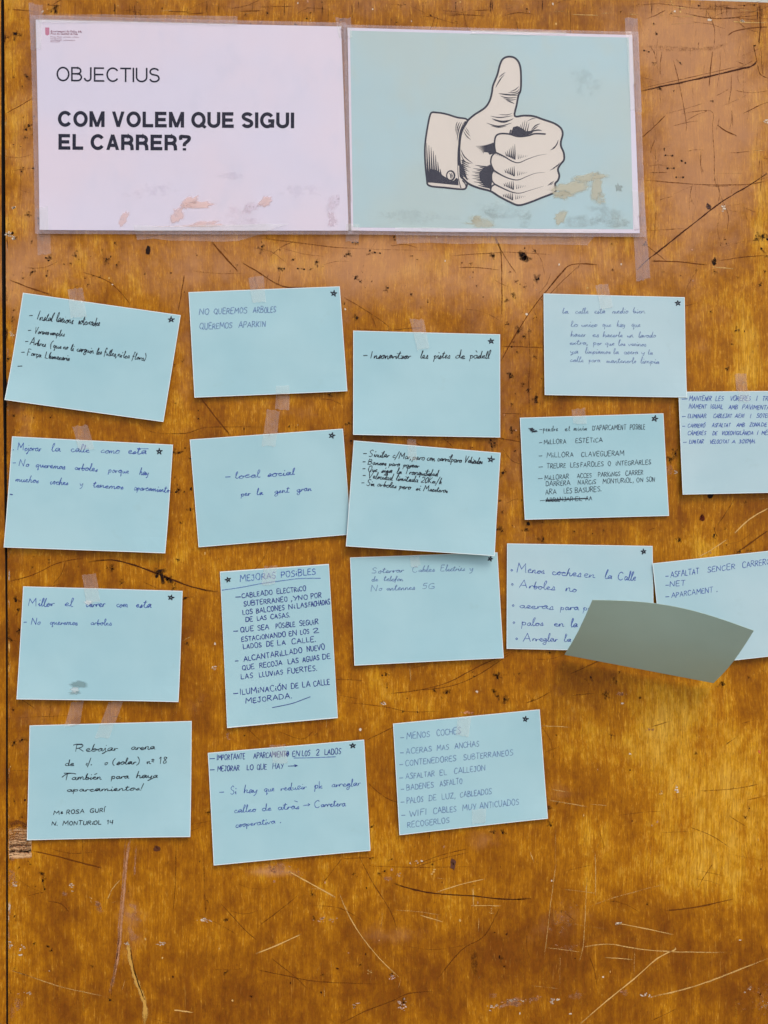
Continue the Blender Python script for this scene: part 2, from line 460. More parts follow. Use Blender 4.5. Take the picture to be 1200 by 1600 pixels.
scr = Decal(.00014)
DARKS = [  # points, width, alpha
    ([(1000, 143), (1040, 134), (1110, 119), (1160, 107), (1175, 103), (1183, 95)], 2.4, .95), ([(1002, 138), (1100, 116), (1165, 101)], 1.0, .6),
    ([(1183, 98), (1180, 82), (1177, 70)], 1.4, .8), ([(1183, 100), (1188, 116), (1200, 122)], 1.2, .6), ([(1113, 80), (1110, 110), (1108, 136)], 1.4, .7),
    ([(1050, 85), (1060, 125), (1066, 155), (1072, 190), (1072, 205)], 1.2, .5), ([(1143, 114), (1142, 140), (1138, 165)], 1.4, .5), ([(1143, 170), (1145, 200)], 1.2, .5),
    ([(1137, 56), (1147, 49), (1172, 44), (1200, 42)], 1.7, .8), ([(1187, 4), (1188, 40), (1186, 70)], 2.6, .8), ([(1126, 5), (1128, 28)], 2.4, .6), ([(1063, 5), (1064, 18)], 1.6, .7),
    ([(1066, 20), (1120, 29), (1200, 22)], 1.4, .6), ([(985, 10), (1030, 6), (1100, 14), (1180, 12)], 1.3, .5), ([(1120, 195), (1135, 205), (1151, 212)], 1.8, .8),
    ([(1003, 215), (1022, 198), (1040, 180)], 1.5, .7), ([(1040, 178), (1070, 170), (1105, 160)], 1.0, .4), ([(1055, 180), (1110, 173), (1113, 200), (1116, 245), (1116, 290)], 1.1, .45),
    ([(1000, 120), (1030, 128)], 1.0, .4), ([(1115, 222), (1117, 280), (1124, 300), (1122, 320)], 1.1, .45), ([(1150, 95), (1168, 103)], 1.2, .6), ([(1005, 281), (1060, 286), (1110, 289), (1170, 288), (1200, 282)], 1.4, .6),
    ([(1200, 270), (1170, 290), (1130, 314), (1075, 356), (1040, 384), (1012, 406), (995, 422)], 1.9, .85), ([(1010, 383), (1040, 407)], 1.2, .6), ([(1005, 361), (1070, 357)], 1.0, .5),
    ([(1018, 408), (1060, 409), (1105, 414)], 2.0, .8), ([(1120, 408), (1160, 402), (1200, 399)], 1.3, .6), ([(1160, 324), (1185, 333)], 1.1, .5), ([(1150, 100), (1158, 60)], 1, .3),
    ([(850, 460), (872, 432), (894, 413), (935, 414)], 1.5, .8), ([(849, 470), (880, 438), (905, 415)], 1.1, .6), ([(890, 413), (845, 465), (812, 512), (782, 566)], 1.6, .75),
    ([(782, 541), (815, 542), (849, 543)], 1.4, .7), ([(770, 365), (782, 390), (784, 430), (784, 500)], 2.0, .6), ([(715, 418), (745, 418), (780, 422)], 1.5, .55),
    ([(700, 400), (760, 396), (800, 394), (860, 398)], 1.2, .5), ([(540, 387), (600, 390), (690, 392)], 1.0, .35), ([(535, 463), (560, 478), (590, 497), (610, 512)], 1.3, .55),
    ([(612, 516), (640, 513), (660, 512)], 1.2, .6), ([(783, 647), (800, 646), (815, 647)], 1.3, .6), ([(780, 685), (800, 688), (815, 691)], 1.6, .7), ([(825, 500), (828, 560), (826, 600), (828, 645)], 1.5, .5),
    ([(784, 700), (800, 720), (814, 725)], 1.1, .5), ([(790, 787), (805, 780), (818, 781)], 1.2, .5), ([(330, 377), (350, 400), (372, 424)], 2.4, .8), ([(345, 385), (360, 400)], 1.0, .5),
    ([(378, 410), (400, 423), (440, 447), (480, 449)], 1.7, .7), ([(400, 372), (440, 376), (520, 386), (560, 388)], 1.3, .55), ([(288, 430), (284, 455), (279, 485)], 1.8, .65),
    ([(14, 437), (50, 451), (80, 460)], 1.8, .75), ([(434, 449), (438, 425)], 1.2, .6), ([(8, 178), (30, 166), (50, 154)], 1.5, .7), ([(315, 623), (335, 650), (360, 680)], 2.0, .75),
    ([(250, 677), (290, 677), (320, 668), (360, 667), (420, 667)], 1.2, .5), ([(270, 662), (282, 656)], 1.4, .5), ([(212, 655), (230, 672), (260, 678), (300, 676)], 1.1, .4),
    ([(538, 680), (553, 674)], 1.4, .6), ([(690, 682), (710, 700)], 1.4, .6), ([(640, 684), (655, 695), (665, 700)], 1.4, .6),
    ([(138, 878), (175, 875), (210, 883), (250, 898), (300, 917), (340, 925)], 2.2, .85), ([(15, 908), (50, 899), (90, 880), (130, 872)], 1.8, .6), ([(215, 886), (207, 894)], 1.3, .6), ([(247, 865), (248, 920)], 1.0, .5),
    ([(100, 470), (60, 455)], 1.0, .4), ([(12, 1000), (37, 1003)], 1.4, .4), ([(607, 1084), (650, 1079), (700, 1066), (750, 1040), (800, 1018)], 1.4, .7), ([(640, 1079), (700, 1073), (750, 1053), (810, 1012)], 1.2, .6),
    ([(500, 1080), (560, 1092)], 1.1, .5), ([(530, 1096), (600, 1104), (640, 1112), (690, 1111)], 1.1, .5), ([(572, 1157), (600, 1143), (615, 1136)], 1.4, .6), ([(640, 1045), (680, 1035)], 1.0, .4),
    ([(890, 1053), (920, 1040), (940, 1030)], 1.7, .6), ([(893, 1087), (930, 1083)], 1.5, .5), ([(850, 1176), (875, 1166)], 1.2, .5), ([(1010, 1138), (1050, 1126)], 1.5, .5), ([(1155, 1132), (1180, 1124)], 1.3, .5),
    ([(1128, 1168), (1155, 1148)], 1.4, .5), ([(1090, 1236), (1150, 1232), (1190, 1224)], 1.5, .5), ([(1055, 1248), (1080, 1243)], 1.3, .4), ([(1165, 1251), (1200, 1242)], 1.4, .5), ([(1030, 1301), (1080, 1299)], 1.2, .4),
    ([(1090, 1388), (1100, 1370), (1113, 1350)], 1.4, .55), ([(1040, 1423), (1090, 1417), (1148, 1404)], 2.0, .75), ([(880, 1362), (930, 1350)], 1.0, .4), ([(876, 1420), (900, 1440)], 1.2, .5), ([(1015, 1596), (1060, 1575)], 1.3, .5), ([(800, 1406), (822, 1405)], 1.8, .7),
    ([(615, 1380), (640, 1388), (680, 1396), (740, 1400), (790, 1405), (830, 1404)], 2.2, .85), ([(797, 1392), (797, 1405)], 2.6, .8), ([(560, 1335), (580, 1375), (608, 1420), (622, 1455)], 1.4, .6), ([(500, 1385), (520, 1360), (535, 1340)], 1.1, .5),
    ([(780, 1420), (765, 1450), (750, 1468), (720, 1485), (680, 1535)], 1.6, .65), ([(534, 1599), (570, 1580), (610, 1565), (640, 1552), (680, 1549)], 1.5, .65), ([(402, 1515), (440, 1523), (500, 1534), (590, 1537)], 1.4, .6), ([(422, 1496), (460, 1525), (480, 1545)], 1.2, .5),
    ([(634, 1478), (680, 1484), (740, 1474)], 1.0, .45), ([(646, 1352), (690, 1336), (730, 1326)], 1.3, .6), ([(640, 1358), (690, 1342), (735, 1331)], 1.1, .5), ([(560, 1352), (640, 1355), (740, 1354)], 1.2, .45), ([(535, 1342), (590, 1339)], 1.2, .5),
    ([(52, 1330), (90, 1338), (130, 1349), (160, 1356)], 2.0, .8), ([(76, 1325), (110, 1333), (150, 1331)], 1.2, .5), ([(38, 1401), (75, 1392)], 1.3, .5), ([(75, 1408), (95, 1412), (108, 1425)], 1.6, .6), ([(16, 1515), (60, 1530)], 1.4, .5), ([(23, 1438), (33, 1438)], 3.2, .85),
    ([(275, 1310), (274, 1380), (270, 1430)], 1.2, .5), ([(318, 1330), (320, 1400), (322, 1430)], 1.3, .5), ([(345, 1412), (380, 1450), (400, 1468)], 1.6, .6), ([(400, 1450), (440, 1420), (470, 1395)], 1.3, .5), ([(30, 1090), (56, 1108)], 1.3, .5), ([(28, 1121), (110, 1118)], 1.2, .45), ([(80, 1095), (77, 1128)], 1.3, .5), ([(310, 1328), (325, 1330)], 1.2, .5),
    ([(385, 1137), (410, 1160)], 1.3, .5), ([(430, 1140), (470, 1155), (490, 1142)], 1.2, .5), ([(1050, 805), (1060, 815)], 1.2, .5), ([(1120, 822), (1135, 800), (1147, 780)], 1.5, .5), ([(1155, 861), (1180, 843), (1200, 829)], 2.0, .8),
    ([(546, 1010), (549, 1060), (545, 1110)], 1.2, .35), ([(795, 870), (792, 940)], 1.2, .45), ([(10, 268), (55, 262)], 1.2, .4), ([(5, 244), (30, 246), (55, 240)], 1.1, .4), ([(30, 296), (50, 303)], 1.2, .5), ([(33, 250), (32, 310)], 1.0, .4),
    ([(1065, 722), (1061, 780)], 1.1, .35), ([(800, 1050), (812, 1065)], 1.2, .4), ([(990, 20), (1010, 60)], 1, .3), ([(1004, 72), (1050, 74), (1110, 76), (1140, 66)], 5.5, .28), ([(1010, 78), (1100, 78)], 4.5, .25)]
for pts, wd, a in DARKS:
    scr.ribbon(curve(pts, 4) if len(pts) > 2 else pts, wd * .82, DK if a > .82 else DK2, a * .86)
LIGHTS = [
    ([(1200, 794), (1170, 812), (1148, 833)], 1.8, .95), ([(1137, 842), (1110, 860), (1090, 871)], 1.5, .85), ([(450, 1361), (485, 1380), (524, 1402)], 2.0, .9), ([(484, 1388), (510, 1390)], 1.2, .5), ([(400, 1490), (435, 1476), (471, 1459)], 1.8, .85),
    ([(530, 1395), (545, 1430), (570, 1470), (600, 1505), (625, 1528)], 1.5, .7), ([(682, 1394), (720, 1382), (758, 1373)], 1.6, .75), ([(739, 1386), (740, 1418)], 1.7, .8), ([(656, 1430), (692, 1440)], 1.8, .8), ([(615, 1422), (650, 1424), (690, 1430)], 1.1, .5), ([(736, 1415), (783, 1415)], 1.5, .7), ([(680, 1371), (698, 1374)], 1.3, .5),
    ([(748, 1434), (748, 1456)], 1.4, .6), ([(907, 1599), (950, 1562), (990, 1530), (1026, 1498), (1054, 1484), (1054, 1481)], 1.9, 1.0), ([(909, 1480), (950, 1475), (1000, 1483), (1055, 1487), (1133, 1488)], 1.7, .7), ([(962, 1443), (985, 1446), (1052, 1460)], 1.5, .8), ([(945, 1496), (989, 1499)], 1.4, .7),
    ([(905, 1502), (912, 1470), (917, 1370)], 1.4, .55), ([(1016, 1558), (1060, 1548), (1094, 1538), (1130, 1525), (1200, 1497)], 2.2, .7), ([(918, 1418), (960, 1402), (1040, 1381)], 2.0, .35), ([(930, 1330), (931, 1400)], 1.6, .6), ([(847, 1134), (890, 1136)], 1.5, .7), ([(860, 1233), (890, 1238)], 1.2, .5), ([(858, 1250), (920, 1261)], 2.2, .5), ([(920, 1256), (950, 1259)], 1.1, .6),
    ([(828, 1330), (835, 1348)], 1.4, .7), ([(870, 1340), (862, 1400), (850, 1500)], 1.3, .5), ([(1060, 1297), (1066, 1286)], 1.7, .7), ([(875, 1545), (875, 1490)], 1.0, .4), ([(272, 1578), (280, 1579), (302, 1582)], 1.8, .9), ([(850, 1480), (910, 1488)], 1.2, .5), ([(878, 1389), (935, 1396)], 1.0, .5), ([(830, 1540), (875, 1545)], 1.2, .35),
    ([(14, 1515), (60, 1530), (100, 1543), (170, 1558)], 1.6, .55), ([(168, 1406), (175, 1390), (190, 1372)], 1.6, .55), ([(170, 1411), (188, 1408)], 1.2, .4), ([(190, 1550), (196, 1530)], 1.4, .5), ([(1125, 1045), (1135, 1030)], 1.0, .3), ([(283, 1003), (300, 993)], 1.3, .5), ([(335, 1046), (345, 1035)], 1.4, .6), ([(496, 1516), (502, 1505)], 1.4, .7),
    ([(15, 108), (27, 105)], 1.6, .6), ([(1175, 235), (1200, 235)], 1.2, .7), ([(1060, 28), (1070, 29)], 1.8, .8), ([(1145, 33), (1160, 35), (1200, 35)], 1.8, .7), ([(1040, 38), (1090, 36)], 1.2, .4), ([(980, 22), (1000, 23)], 1.4, .5), ([(1185, 50), (1184, 66)], 1.4, .6), ([(1110, 417), (1150, 420)], 1.8, .6), ([(820, 358), (880, 352)], 1.0, .3),
    ([(622, 1545), (628, 1525)], 1.0, .4), ([(570, 1585), (578, 1592)], 1.5, .5), ([(747, 1530), (752, 1524)], 1.5, .6), ([(1180, 780), (1200, 778)], 1.0, .4), ([(870, 1440), (950, 1452)], 1.1, .3)]
for pts, wd, a in LIGHTS:
    scr.ribbon(curve(pts, 4) if len(pts) > 2 else pts, wd * .72, LT, a * .9)
# the pale forked smear and the long bare gouge under the signed card
for pts, wd, a, c in [([(203, 1310), (197, 1350), (194, 1390), (190, 1440), (183, 1500), (172, 1552)], 3.6, .62, PK), ([(196, 1312), (192, 1380), (186, 1440), (184, 1480), (176, 1530), (170, 1552)], 2.0, .5, PK),
                   ([(213, 1320), (210, 1370)], 2.4, .35, PK), ([(200, 1412), (212, 1420), (205, 1440)], 5, .35, PK), ([(192, 1425), (224, 1440)], 6, .3, PK), ([(200, 1445), (212, 1470)], 9, .35, PK),
                   ([(200, 1472), (202, 1490), (206, 1510), (214, 1535), (224, 1560), (227, 1580), (226, 1600)], 5.0, .85, srgb(206, 156, 74)), ([(204, 1480), (208, 1508), (216, 1536), (226, 1562)], 1.2, .7, DK2)]:
    scr.ribbon(curve(pts, 5), wd, c, a)
# vertical pale lines in the lower varnish
for i in range(150):
    x = RND.uniform(14, 1195); y = RND.uniform(380, 1590)
    L_ = RND.uniform(10, 60)
    scr.ribbon([(x, y), (x + RND.uniform(-2, 2), y + L_)], RND.uniform(.6, 1.1), RND.choice([OR, LT, DK2, OR]), RND.uniform(.2, .5))
# random long faint dark scratches
for i in range(130):
    x = RND.uniform(12, 1195); y = RND.choice([RND.uniform(0, 30), RND.uniform(365, 520), RND.uniform(600, 1130), RND.uniform(1130, 1590)])
    an = RND.uniform(-.6, .6) + (math.pi / 2 if RND.random() < .3 else 0); L_ = RND.uniform(15, 95); b = RND.uniform(-.12, .12) * L_
    p0 = (x, y); p2 = (x + math.cos(an) * L_, y + math.sin(an) * L_); p1 = ((p0[0] + p2[0]) / 2 - math.sin(an) * b, (p0[1] + p2[1]) / 2 + math.cos(an) * b)
    scr.ribbon(curve([p0, p1, p2], 4), RND.uniform(.6, 1.2), DK2, RND.uniform(.28, .5))
# vertical cracks in the rough top band
for i in range(95):
    x = RND.uniform(14, 1198); y = RND.uniform(-3, 12); L_ = RND.uniform(6, 26)
    if x > 1085: y = max(y, TOPE(x) + 1)
    scr.ribbon([(x, y), (x + RND.uniform(-1, 1), y + L_)], RND.uniform(.7, 1.9), DK, RND.uniform(.35, .8))
for i in range(40):
    x = RND.uniform(14, 1190); y = RND.uniform(4, 28)
    scr.ribbon([(x, y), (x + RND.uniform(12, 50), y + RND.uniform(-5, 5))], RND.uniform(.6, 1.3), RND.choice([DK2, DK2, LT]), RND.uniform(.3, .6))
# chipped edge of the board at the left gap
for i in range(120):
    y = RND.uniform(0, 1600); x = LEFTE(y) + RND.uniform(.5, 3)
    scr.ribbon([(x, y), (x + RND.uniform(-1, 2), y + RND.uniform(3, 22))], RND.uniform(.8, 2.2), RND.choice([LT, WH, DK, DK2, PK, DK]), RND.uniform(.35, .85))
for i in range(70):
    x = RND.uniform(1008, 1195); y = RND.uniform(15, 330); L_ = RND.uniform(8, 60); an = RND.choice([RND.uniform(1.2, 1.9), RND.uniform(-.5, .3), RND.uniform(1.4, 1.7)])
    p2 = (x + math.cos(an) * L_, y + math.sin(an) * L_); b = RND.uniform(-.1, .1) * L_
    scr.ribbon(curve([(x, y), ((x + p2[0]) / 2 + b, (y + p2[1]) / 2 - b), p2], 4), RND.uniform(.6, 1.2), DK2, RND.uniform(.2, .45))
for i in range(260):
    x = RND.uniform(12, 1195); y = RND.choice([RND.uniform(0, 40), RND.uniform(365, 1130), RND.uniform(365, 1130), RND.uniform(1000, 1595)])
    an = RND.uniform(0, math.pi); L_ = RND.uniform(3, 11)
    scr.ribbon([(x, y), (x + math.cos(an) * L_, y + math.sin(an) * L_)], RND.uniform(.7, 1.6), RND.choice([DK2, DK2, DK, LT]) if y > 1000 else RND.choice([DK2, DK, DK, DK2, LT]), RND.uniform(.25, .6))
scr.build('scratches', board)

holes = Decal(.0002)
def tick(x, y, sz, col=BLK, a=.9):
    an = RND.uniform(0, math.pi)
    sz *= 1.1
    for k_ in range(RND.choice([1, 2, 3, 3])):
        b = an + RND.uniform(-.5, .5) + k_ * 1.2; L_ = sz * RND.uniform(.6, 1.25)
        ox, oy = RND.uniform(-.2, .2) * sz, RND.uniform(-.2, .2) * sz
        holes.ribbon([(x + ox - math.cos(b) * L_ * .5, y + oy - math.sin(b) * L_ * .5), (x + ox + math.cos(b) * L_ * .5, y + oy + math.sin(b) * L_ * .5)], sz * RND.uniform(.18, .34), col, a)
    holes.blob(x + RND.uniform(-.2, .2) * sz, y + RND.uniform(-.2, .2) * sz, sz * RND.uniform(.12, .26), sz * RND.uniform(.1, .3), col, a, 0, .5, 8)
def staple(x, y, L_=8, an=0.0, a=.85):
    dx, dy = math.cos(an) * L_ / 2, math.sin(an) * L_ / 2
    holes.blob(x - dx, y - dy, 1.9, 1.9, BLK, a); holes.blob(x + dx, y + dy, 1.9, 1.9, BLK, a)
    holes.ribbon([(x - dx, y - dy), (x + dx, y + dy)], 1.6, BLK, a)
for x, y, s_ in [(77, 402, 9), (118, 400, 9), (168, 407, 11), (184, 415, 9), (52, 423, 11), (74, 430, 11), (138, 444, 5), (146, 431, 4), (156, 433, 4), (100, 413, 4), (110, 412, 4), (180, 380, 5), (120, 392, 4),
                 (409, 387, 12), (438, 419, 9), (494, 410, 10), (544, 397, 11), (576, 393, 14), (557, 435, 9), (581, 440, 4), (604, 452, 10), (557, 496, 9), (556, 380, 7), (615, 372, 9), (770, 400, 13), (818, 402, 18), (838, 436, 12), (802, 461, 9), (793, 469, 7), (812, 515, 12), (820, 525, 9),
                 (798, 590, 10), (797, 584, 8), (836, 623, 12), (825, 610, 7), (800, 670, 9), (770, 696, 11), (784, 740, 10), (781, 783, 8), (782, 827, 14), (790, 737, 7), (828, 818, 13), (847, 845, 14), (822, 828, 8), (800, 822, 5),
                 (281, 707, 9), (289, 701, 4), (277, 766, 9), (298, 766, 10), (288, 768, 6), (299, 795, 11), (297, 717, 5), (283, 817, 5), (544, 662, 10), (549, 690, 8), (452, 666, 4), (463, 667, 4), (516, 616, 9), (310, 641, 4), (273, 746, 4),
                 (603, 1051, 9), (604, 1073, 8), (597, 1098, 6), (699, 1080, 10), (679, 1078, 8), (776, 1057, 12), (772, 1081, 9), (778, 1089, 10), (791, 1094, 13), (738, 1050, 4), (740, 1057, 4), (813, 1015, 8), (860, 1018, 10), (832, 1094, 6), (812, 1052, 5), (630, 1112, 5), (690, 1090, 3),
                 (1095, 770, 7), (1097, 808, 8), (1062, 844, 11), (1115, 838, 9), (1154, 862, 9), (1165, 785, 4), (1068, 824, 3), (1112, 813, 3), (1171, 861, 7), (1049, 717, 14), (1053, 708, 10), (1143, 538, 6), (1151, 515, 8), (1136, 577, 7), (1060, 842, 9), (1064, 520, 4),
                 (1181, 373, 10), (1190, 369, 12), (1198, 372, 12), (1191, 390, 9), (1080, 314, 4), (1116, 410, 10), (1006, 382, 5), (1107, 323, 7), (1062, 98, 9), (1025, 52, 6), (1022, 100, 9), (1031, 137, 8), (1052, 142, 6), (1113, 158, 5), (1038, 233, 5), (1180, 71, 8), (1195, 424, 4), (1188, 444, 7),
                 (175, 888, 11), (168, 888, 6), (190, 910, 8), (247, 896, 16), (256, 900, 15), (262, 907, 14), (271, 918, 10), (290, 935, 8), (293, 1006, 7), (25, 938, 12), (28, 955, 12), (18, 1000, 12), (30, 985, 9), (36, 1155, 11), (22, 1160, 9), (227, 1093, 7), (278, 875, 6),
                 (25, 54, 14), (42, 122, 10), (38, 200, 12), (45, 198, 9), (45, 336, 9), (35, 268, 6), (51, 264, 6), (20, 365, 9), (24, 372, 6), (40, 214, 6), (50, 210, 5), (86, 15, 12), (80, 17, 9), (270, 705, 9), (285, 565, 5), (273, 570, 4), (21, 484, 5), (20, 500, 8), (24, 540, 6), (12, 560, 9),
                 (66, 1365, 9), (68, 1375, 9), (71, 1387, 9), (80, 1485, 6), (76, 1480, 8), (54, 1475, 6), (47, 1350, 5), (312, 1345, 6), (245, 1325, 7), (580, 1340, 9), (582, 1293, 10), (593, 1365, 8), (600, 1362, 7), (552, 1366, 5), (611, 1344, 6), (782, 1497, 9), (788, 1510, 6), (611, 1523, 9), (553, 1572, 7), (630, 1568, 11), (676, 1350, 5), (709, 1350, 6), (770, 1300, 9), (786, 1300, 9),
                 (852, 1245, 6), (858, 1262, 8), (859, 1287, 10), (947, 1085, 11), (962, 1065, 8), (923, 1060, 8), (1127, 1070, 12), (1000, 1090, 6), (955, 1150, 9), (1087, 1177, 5), (1169, 1058, 7), (354, 1437, 7), (352, 1520, 7), (490, 1435, 6), (563, 1507, 4), (842, 1233, 6), (870, 1255, 6), (845, 1218, 6)]:
    tick(x, y, s_)
for x, y, L_, an in [(1045, 243, 11, .05), (1062, 277, 11, 0), (1048, 263, 10, 0), (1080, 300, 0.1, 0), (700, 430, 0.1, 0), (590, 395, 8, .1), (74, 405, 6, .8), (1010, 80, 8, .3), (1068, 253, 7, .5), (470, 420, 10, .1), (440, 420, 8, 0), (555, 379, 8, 0), (60, 345, 9, 1.5), (600, 1055, 6, 0), (770, 690, 8, .6), (270, 769, 9, 0)]:
    if L_ > 1: staple(x, y, L_, an)
holes.blob(231, 391, 4.2, 9.5, BLK, 1.0, .1); holes.blob(1116, 409, 3.6, 7, BLK, 1.0, .35); holes.blob(708, 1351, 5.5, 10, srgb(96, 60, 48), .9); holes.blob(245, 1326, 6, 5, srgb(96, 54, 34), .9)
holes.blob(1107, 323, 5, 6, srgb(80, 60, 62), .8); holes.blob(741, 1505, 7, 26, srgb(84, 48, 12), .28); holes.blob(1097, 809, 5, 6, srgb(90, 30, 12), .9); holes.blob(1110, 775, 6, 5, BLK, .9); holes.blob(156, 650 + 555, 4, 4, DK, .5)
for x, y, rx, ry, c, a in [(35, 1483, 5, 8, WH, .8), (22, 1381, 5, 5, WH, .8), (112, 1385, 4, 8, WH, .6), (101, 1396, 5, 5, PK, .7), (152, 1413, 6, 6, PK, .8), (156, 1420, 7, 9, PK, .5), (142, 1405, 4, 5, LT, .6), (197, 1474, 5, 5, WH, .9), (252, 1474, 7, 7, WH, .75), (319, 1438, 10, 5, WH, .6), (612, 1527, 8, 8, srgb(204, 170, 156), .85), (553, 1573, 7, 7, srgb(204, 170, 150), .85),
                           (631, 1570, 9, 13, srgb(214, 184, 164), .85), (578, 1518, 5, 5, LT, .7), (1010, 1555, 10, 5, WH, .95), (1057, 1235, 5, 6, WH, .95), (1034, 1238, 4, 5, LT, .6), (967, 1443, 7, 2.6, WH, .9), (800, 1567, 24, 7, PK, .8), (776, 1573, 14, 6, WH, .6), (835, 1560, 14, 5, PK, .6), (797, 1563, 9, 5, WH, .8), (770, 1555, 9, 6, PK, .5), (860, 1564, 10, 6, WH, .6), (900, 1555, 12, 8, PK, .5), (975, 1550, 8, 6, PK, .5), (815, 1565, 8, 4, WH, .7),
                           (508, 1437, 28, 4.5, srgb(206, 158, 120), .75), (430, 1357, 22, 10, PK, .65), (462, 1365, 14, 7, PK, .4), (600, 1100, 5, 5, WH, .9), (745, 1081, 4, 3, WH, .7), (728, 1113, 14, 4, srgb(214, 150, 110), .7), (652, 1347, 9, 3, WH, .7), (625, 1368, 8, 6, WH, .5), (606, 1373, 8, 5, PK, .6), (677, 1363, 4, 5, LT, .8), (767, 1425, 7, 4, LT, .5), (719, 1438, 3, 3, LT, .6),
                           (22, 325, 4, 4, WH, .9), (21, 372, 4, 4, WH, .9), (12, 367, 4, 5, WH, .8), (13, 520, 6, 9, WH, .6), (11, 1475, 3, 7, WH, .8), (14, 1370, 6, 14, PK, .6), (12, 1340, 5, 6, PK, .6), (28, 1566, 8, 16, PK, .5), (20, 1580, 6, 16, PK, .45), (45, 1551, 6, 3, WH, .6), (1196, 190, 5, 3, WH, .9), (1200, 192, 3, 3, WH, .9), (1130, 326, 2.4, 6, WH, .9), (1160, 33, 6, 3, WH, .8), (1109, 31, 5, 2.5, WH, .8), (1048, 5, 9, 4, LT, .6), (1031, 24, 5, 6, LT, .6),
                           (970, 1084, 9, 4, PK, .8), (972, 1099, 4, 2.6, WH, .7), (985, 1178, 4, 2, WH, .6), (1015, 1140, 6, 3, PK, .6), (1045, 735, 9, 10, PK, .6), (1056, 738, 5, 4, WH, .7), (67, 18, 4, 3, WH, .6), (880, 1437, 20, 26, PK, .35), (887, 1210 + 270, 20, 6, PK, .4), (1190, 1560, 22, 26, PK, .3), (1195, 1572, 8, 10, WH, .35), (1170, 1545, 8, 5, WH, .5), (335, 1044, 5, 6, WH, .6), (1187, 655 + 520, 3, 4, srgb(210, 110, 60), .8), (356, 1150, 3, 9, PK, .8)]:
    if x < 60: x = max(x, LEFTE(y) + rx + 1)
    if rx * ry < 14: holes.blob(x, y, rx * .8, ry * .8, c, a * .9, RND.uniform(-.5, .5), .5)
    else:
        if c[:3] == PK[:3]: holes.blob(x, y, rx, ry, c, a * .45, RND.uniform(-.3, .3), .5)
        for _ in range(int(4 + rx * ry / 14)):
            px_, py_ = RND.gauss(0, .42) * rx, RND.gauss(0, .42) * ry
            r_ = RND.uniform(.8, 2.6)
            holes.blob(x + px_, y + py_, r_ * RND.uniform(.7, 2.0), r_ * RND.uniform(.5, 1.1), c, a * RND.uniform(.5, .95), RND.uniform(-.6, .6), .5, 7)
# faint large soft spots of old glue and many tiny pits
for i in range(380):
    x = RND.uniform(12, 1198)
    y = RND.choice([RND.uniform(2, 40), RND.uniform(370, 520), RND.uniform(500, 1130), RND.uniform(370, 900), RND.uniform(1130, 1590)])
    if RND.random() < (.75 if y < 900 else .45): tick(x, y, RND.uniform(2.6, 7.5), BLK if RND.random() < .6 else DK, RND.uniform(.5, .9))
    else: holes.blob(x, y, RND.uniform(1, 2.6), RND.uniform(1, 3), RND.choice([LT, WH, PK, DK]), RND.uniform(.4, .8))
for i in range(60):
    tick(RND.uniform(12, 55), RND.uniform(20, 1590), RND.uniform(3, 8), DK, RND.uniform(.4, .8))
for i in range(45):
    tick(RND.uniform(783, 848), RND.uniform(380, 870), RND.uniform(3, 7), DK, RND.uniform(.5, .9))
holes.build('staple_holes', board)

# bare torn veneer at the left edge beside the signed card
bare = Decal(.0001)
for pts in ([(14, 1300), (30, 1299), (44, 1302)], [(14, 1309), (30, 1308), (46, 1310)], [(14, 1318), (30, 1317), (49, 1318)], [(14, 1327), (30, 1326), (49, 1327)], [(14, 1335), (30, 1334), (49, 1332)]):
    bare.ribbon(curve(pts, 4), 9.5, srgb(222, 178, 132), .95 if pts[0][1] > 1310 else .45, False, .1)
for k_ in range(12):
    y = 1292 + k_ * 4.0
    bare.ribbon(curve([(13, y + 2), (24, y - 1), (35, y + RND.uniform(-1, 1)), (48, y - 1.5)], 4), 1.0, srgb(140, 88, 46), .5)
bare.ribbon(curve([(14, 1290), (30, 1285), (42, 1292)], 4), 7, srgb(110, 58, 24), .45)
bare.build('torn_veneer', board)

